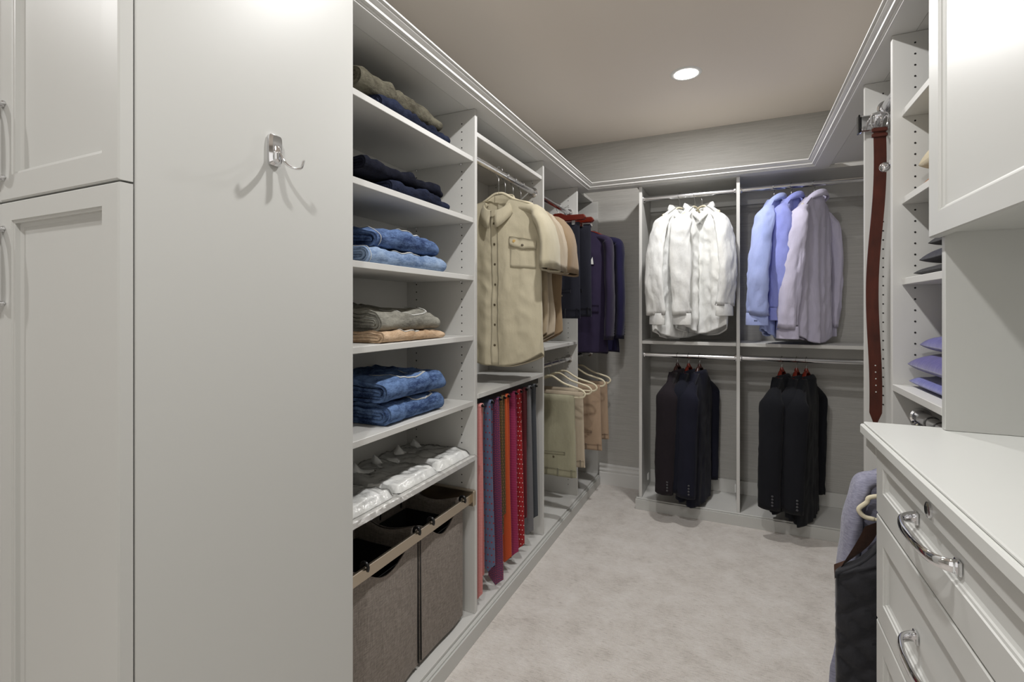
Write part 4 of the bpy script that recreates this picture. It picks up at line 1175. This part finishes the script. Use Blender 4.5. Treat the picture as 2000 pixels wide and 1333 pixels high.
# ------------------------------------------------------------------ folded knitwear in the tower
M['knitb'] = cloth('royal_blue_suede_knit', (74, 72, 148), (58, 54, 126), bumpk=.2, sheen=.5, mott=22)
M['knitb2'] = cloth('violet_blue_knit', (66, 58, 136), (52, 44, 116), bumpk=.2, sheen=.5, mott=22)
M['knitl'] = cloth('periwinkle_knit', (96, 100, 168), (76, 78, 146), bumpk=.3, sheen=.5, mott=30)
M['knitk'] = cloth('black_knit', (22, 22, 28), (16, 16, 20), bumpk=.2, sheen=.2)
M['knitn'] = cloth('night_blue_knit', (28, 29, 48), (20, 21, 36), bumpk=.2, sheen=.2)
M['knitt'] = cloth('cream_knit', (196, 184, 156), (176, 162, 134), bumpk=.3)
M['knitbr'] = cloth('caramel_knit', (150, 104, 70), (128, 86, 58), bumpk=.3)
def knit(label, x0, x1, y0, y1, z0, h, mat, seed, ang=0):
    """soft folded sweater: a pillow with pinched fold edges and a second layer line"""
    t = empty('folded_sweater', ((x0 + x1) / 2, (y0 + y1) / 2, z0), label, 'sweater', 'folded knitwear in the right tower')
    V = []; F = []; n = 28; f = Folds(seed)
    for lay in (0, 1):
        for i in range(n + 1):
            for j in range(n + 1):
                u, v = -math.cos(PI * i / n), -math.cos(PI * j / n)
                e = (max(0, 1 - abs(u) ** 5) * max(0, 1 - abs(v) ** 6)) ** .5
                a, b = f(u, v)
                zz = h * .36 + (1 if lay else -1) * e * (h * (.64 if lay else .36) + (.002 * a if lay else 0))
                V.append(((x0 + x1) / 2 + u * (x1 - x0) / 2, (y0 + y1) / 2 + v * (y1 - y0) / 2, z0 + max(.0006, zz)))
    s = (n + 1) ** 2
    for lay in (0, 1):
        for i in range(n):
            for j in range(n): F.append(tuple(lay * s + q for q in (i * (n + 1) + j, i * (n + 1) + j + 1, (i + 1) * (n + 1) + j + 1, (i + 1) * (n + 1) + j)))
    mesh_obj('knit_body', V, F, M[mat], t)
    return t
knit('periwinkle blue folded sweater, bottom of the blue stack', .442, .75, 1.405, 1.735, 1.0655, .040, 'knitl', 2)
knit('violet blue folded sweater, middle of the blue stack', .440, .75, 1.405, 1.74, 1.1065, .058, 'knitb2', 3)
knit('royal blue folded sweater, top of the blue stack', .462, .75, 1.405, 1.72, 1.166, .050, 'knitb', 4)
knit('black folded sweater, bottom of the dark stack', .448, .75, 1.405, 1.72, 1.3725, .030, 'knitk', 5)
knit('night blue folded sweater, middle of the dark stack', .458, .75, 1.405, 1.71, 1.403, .044, 'knitn', 6)
knit('black folded sweater, top of the dark stack', .472, .75, 1.405, 1.69, 1.448, .040, 'knitk', 7)
knit('caramel folded sweater beneath the cream one', .458, .75, 1.405, 1.69, 1.6055, .044, 'knitbr', 8)
knit('cream folded sweater resting on the caramel one', .455, .75, 1.405, 1.705, 1.6505, .085, 'knitt', 9)
knit('dark navy folded sweater alone on the top tower shelf', .458, .75, 1.405, 1.69, 1.8585, .042, 'knitn', 10)

# ------------------------------------------------------------------ knit top and quilted vest below the counter end
hv = hanger((.475, 1.60, .975), 0, 'cream hanger poking out between the grey top and the quilted vest', 'hangers on the rod beside the drawers', hw=.176, dz=-.072)
tt = empty('knit_top', (.475, 1.665, .975), 'grey heather knit top hanging behind the quilted vest', 'sweater', local=True)
hanger((.475, 1.665, .975), 0, 'cream hanger inside the grey heather knit top', 'hangers on the rod beside the drawers', hw=.14, dz=-.058)
T_ = Torso(hs=.160, hh=.228, L=.80, seed=201, amp=.009, d=.034, tail=.0, slope=.36, zn=-.116)
mesh_obj('body', *torso_mesh(T_), M['heather'], tt)
for s in (-1, 1): sleeve(s, .160, T_.zn - .100 * .36, .60, .052, .046, .026, .024, out=.035, seed=207 + s, fwd=-.01).obj('sleeve', M['heather'], tt)
collar(T_.zn, .062, .045, M['heather'], tt, flap=.030, pt=0, h=.022)
vt = empty('quilted_vest', (.475, 1.555, .975), 'black diamond-quilted vest beside the drawer cabinet', 'vest', local=True)
T_ = Torso(hs=.150, hh=.238, L=.80, seed=211, amp=.005, d=.040, tail=.0, slope=.42, quilt=.009, arm=.0, neckdrop=.12)
_p = T_.p
def vp(u, v, side):
    x, y, z = _p(u, v, side)
    # armhole: narrow shoulders flare to full width below the arm
    k = min(1, max(0, (v - .0) / .34)) ; hw = .130 + (.236 - .130) * (k ** 3.6)
    return (u * hw, y, z)
T_.p = vp
mesh_obj('body', *torso_mesh(T_, 72, 90), M['vest'], vt)
for s in (-1, 1):
    pts = [T_.p(s * .999, v, -1) for v in np.linspace(0, .36, 20)]
    G().tube([(p[0], -.016, p[2]) for p in pts], .005, 8).obj('armhole_binding', M['vest'], vt)
    V = []; F = []
    for i, v in enumerate(np.linspace(.12, .36, 14)):
        p = T_.p(s * 1.0, v, -1); pn = .236
        k = (v - .12) / .24
        V += [(p[0], .024, p[2] + .005), (s * (abs(p[0]) + (.236 - abs(p[0])) * (.35 + .5 * k)), .012, p[2] - .012 - .02 * k)]
    for i in range(13): F.append((i * 2, i * 2 + 1, i * 2 + 3, i * 2 + 2))
    mesh_obj('satin_lining', V, F, M['satin'], vt)
sfv = fsurf(T_)
patch(sfv, ((-.03, .16), (.03, .16), (.03, .99), (-.03, .99)), .004, 2, 40).obj('zip', M['black'], vt)
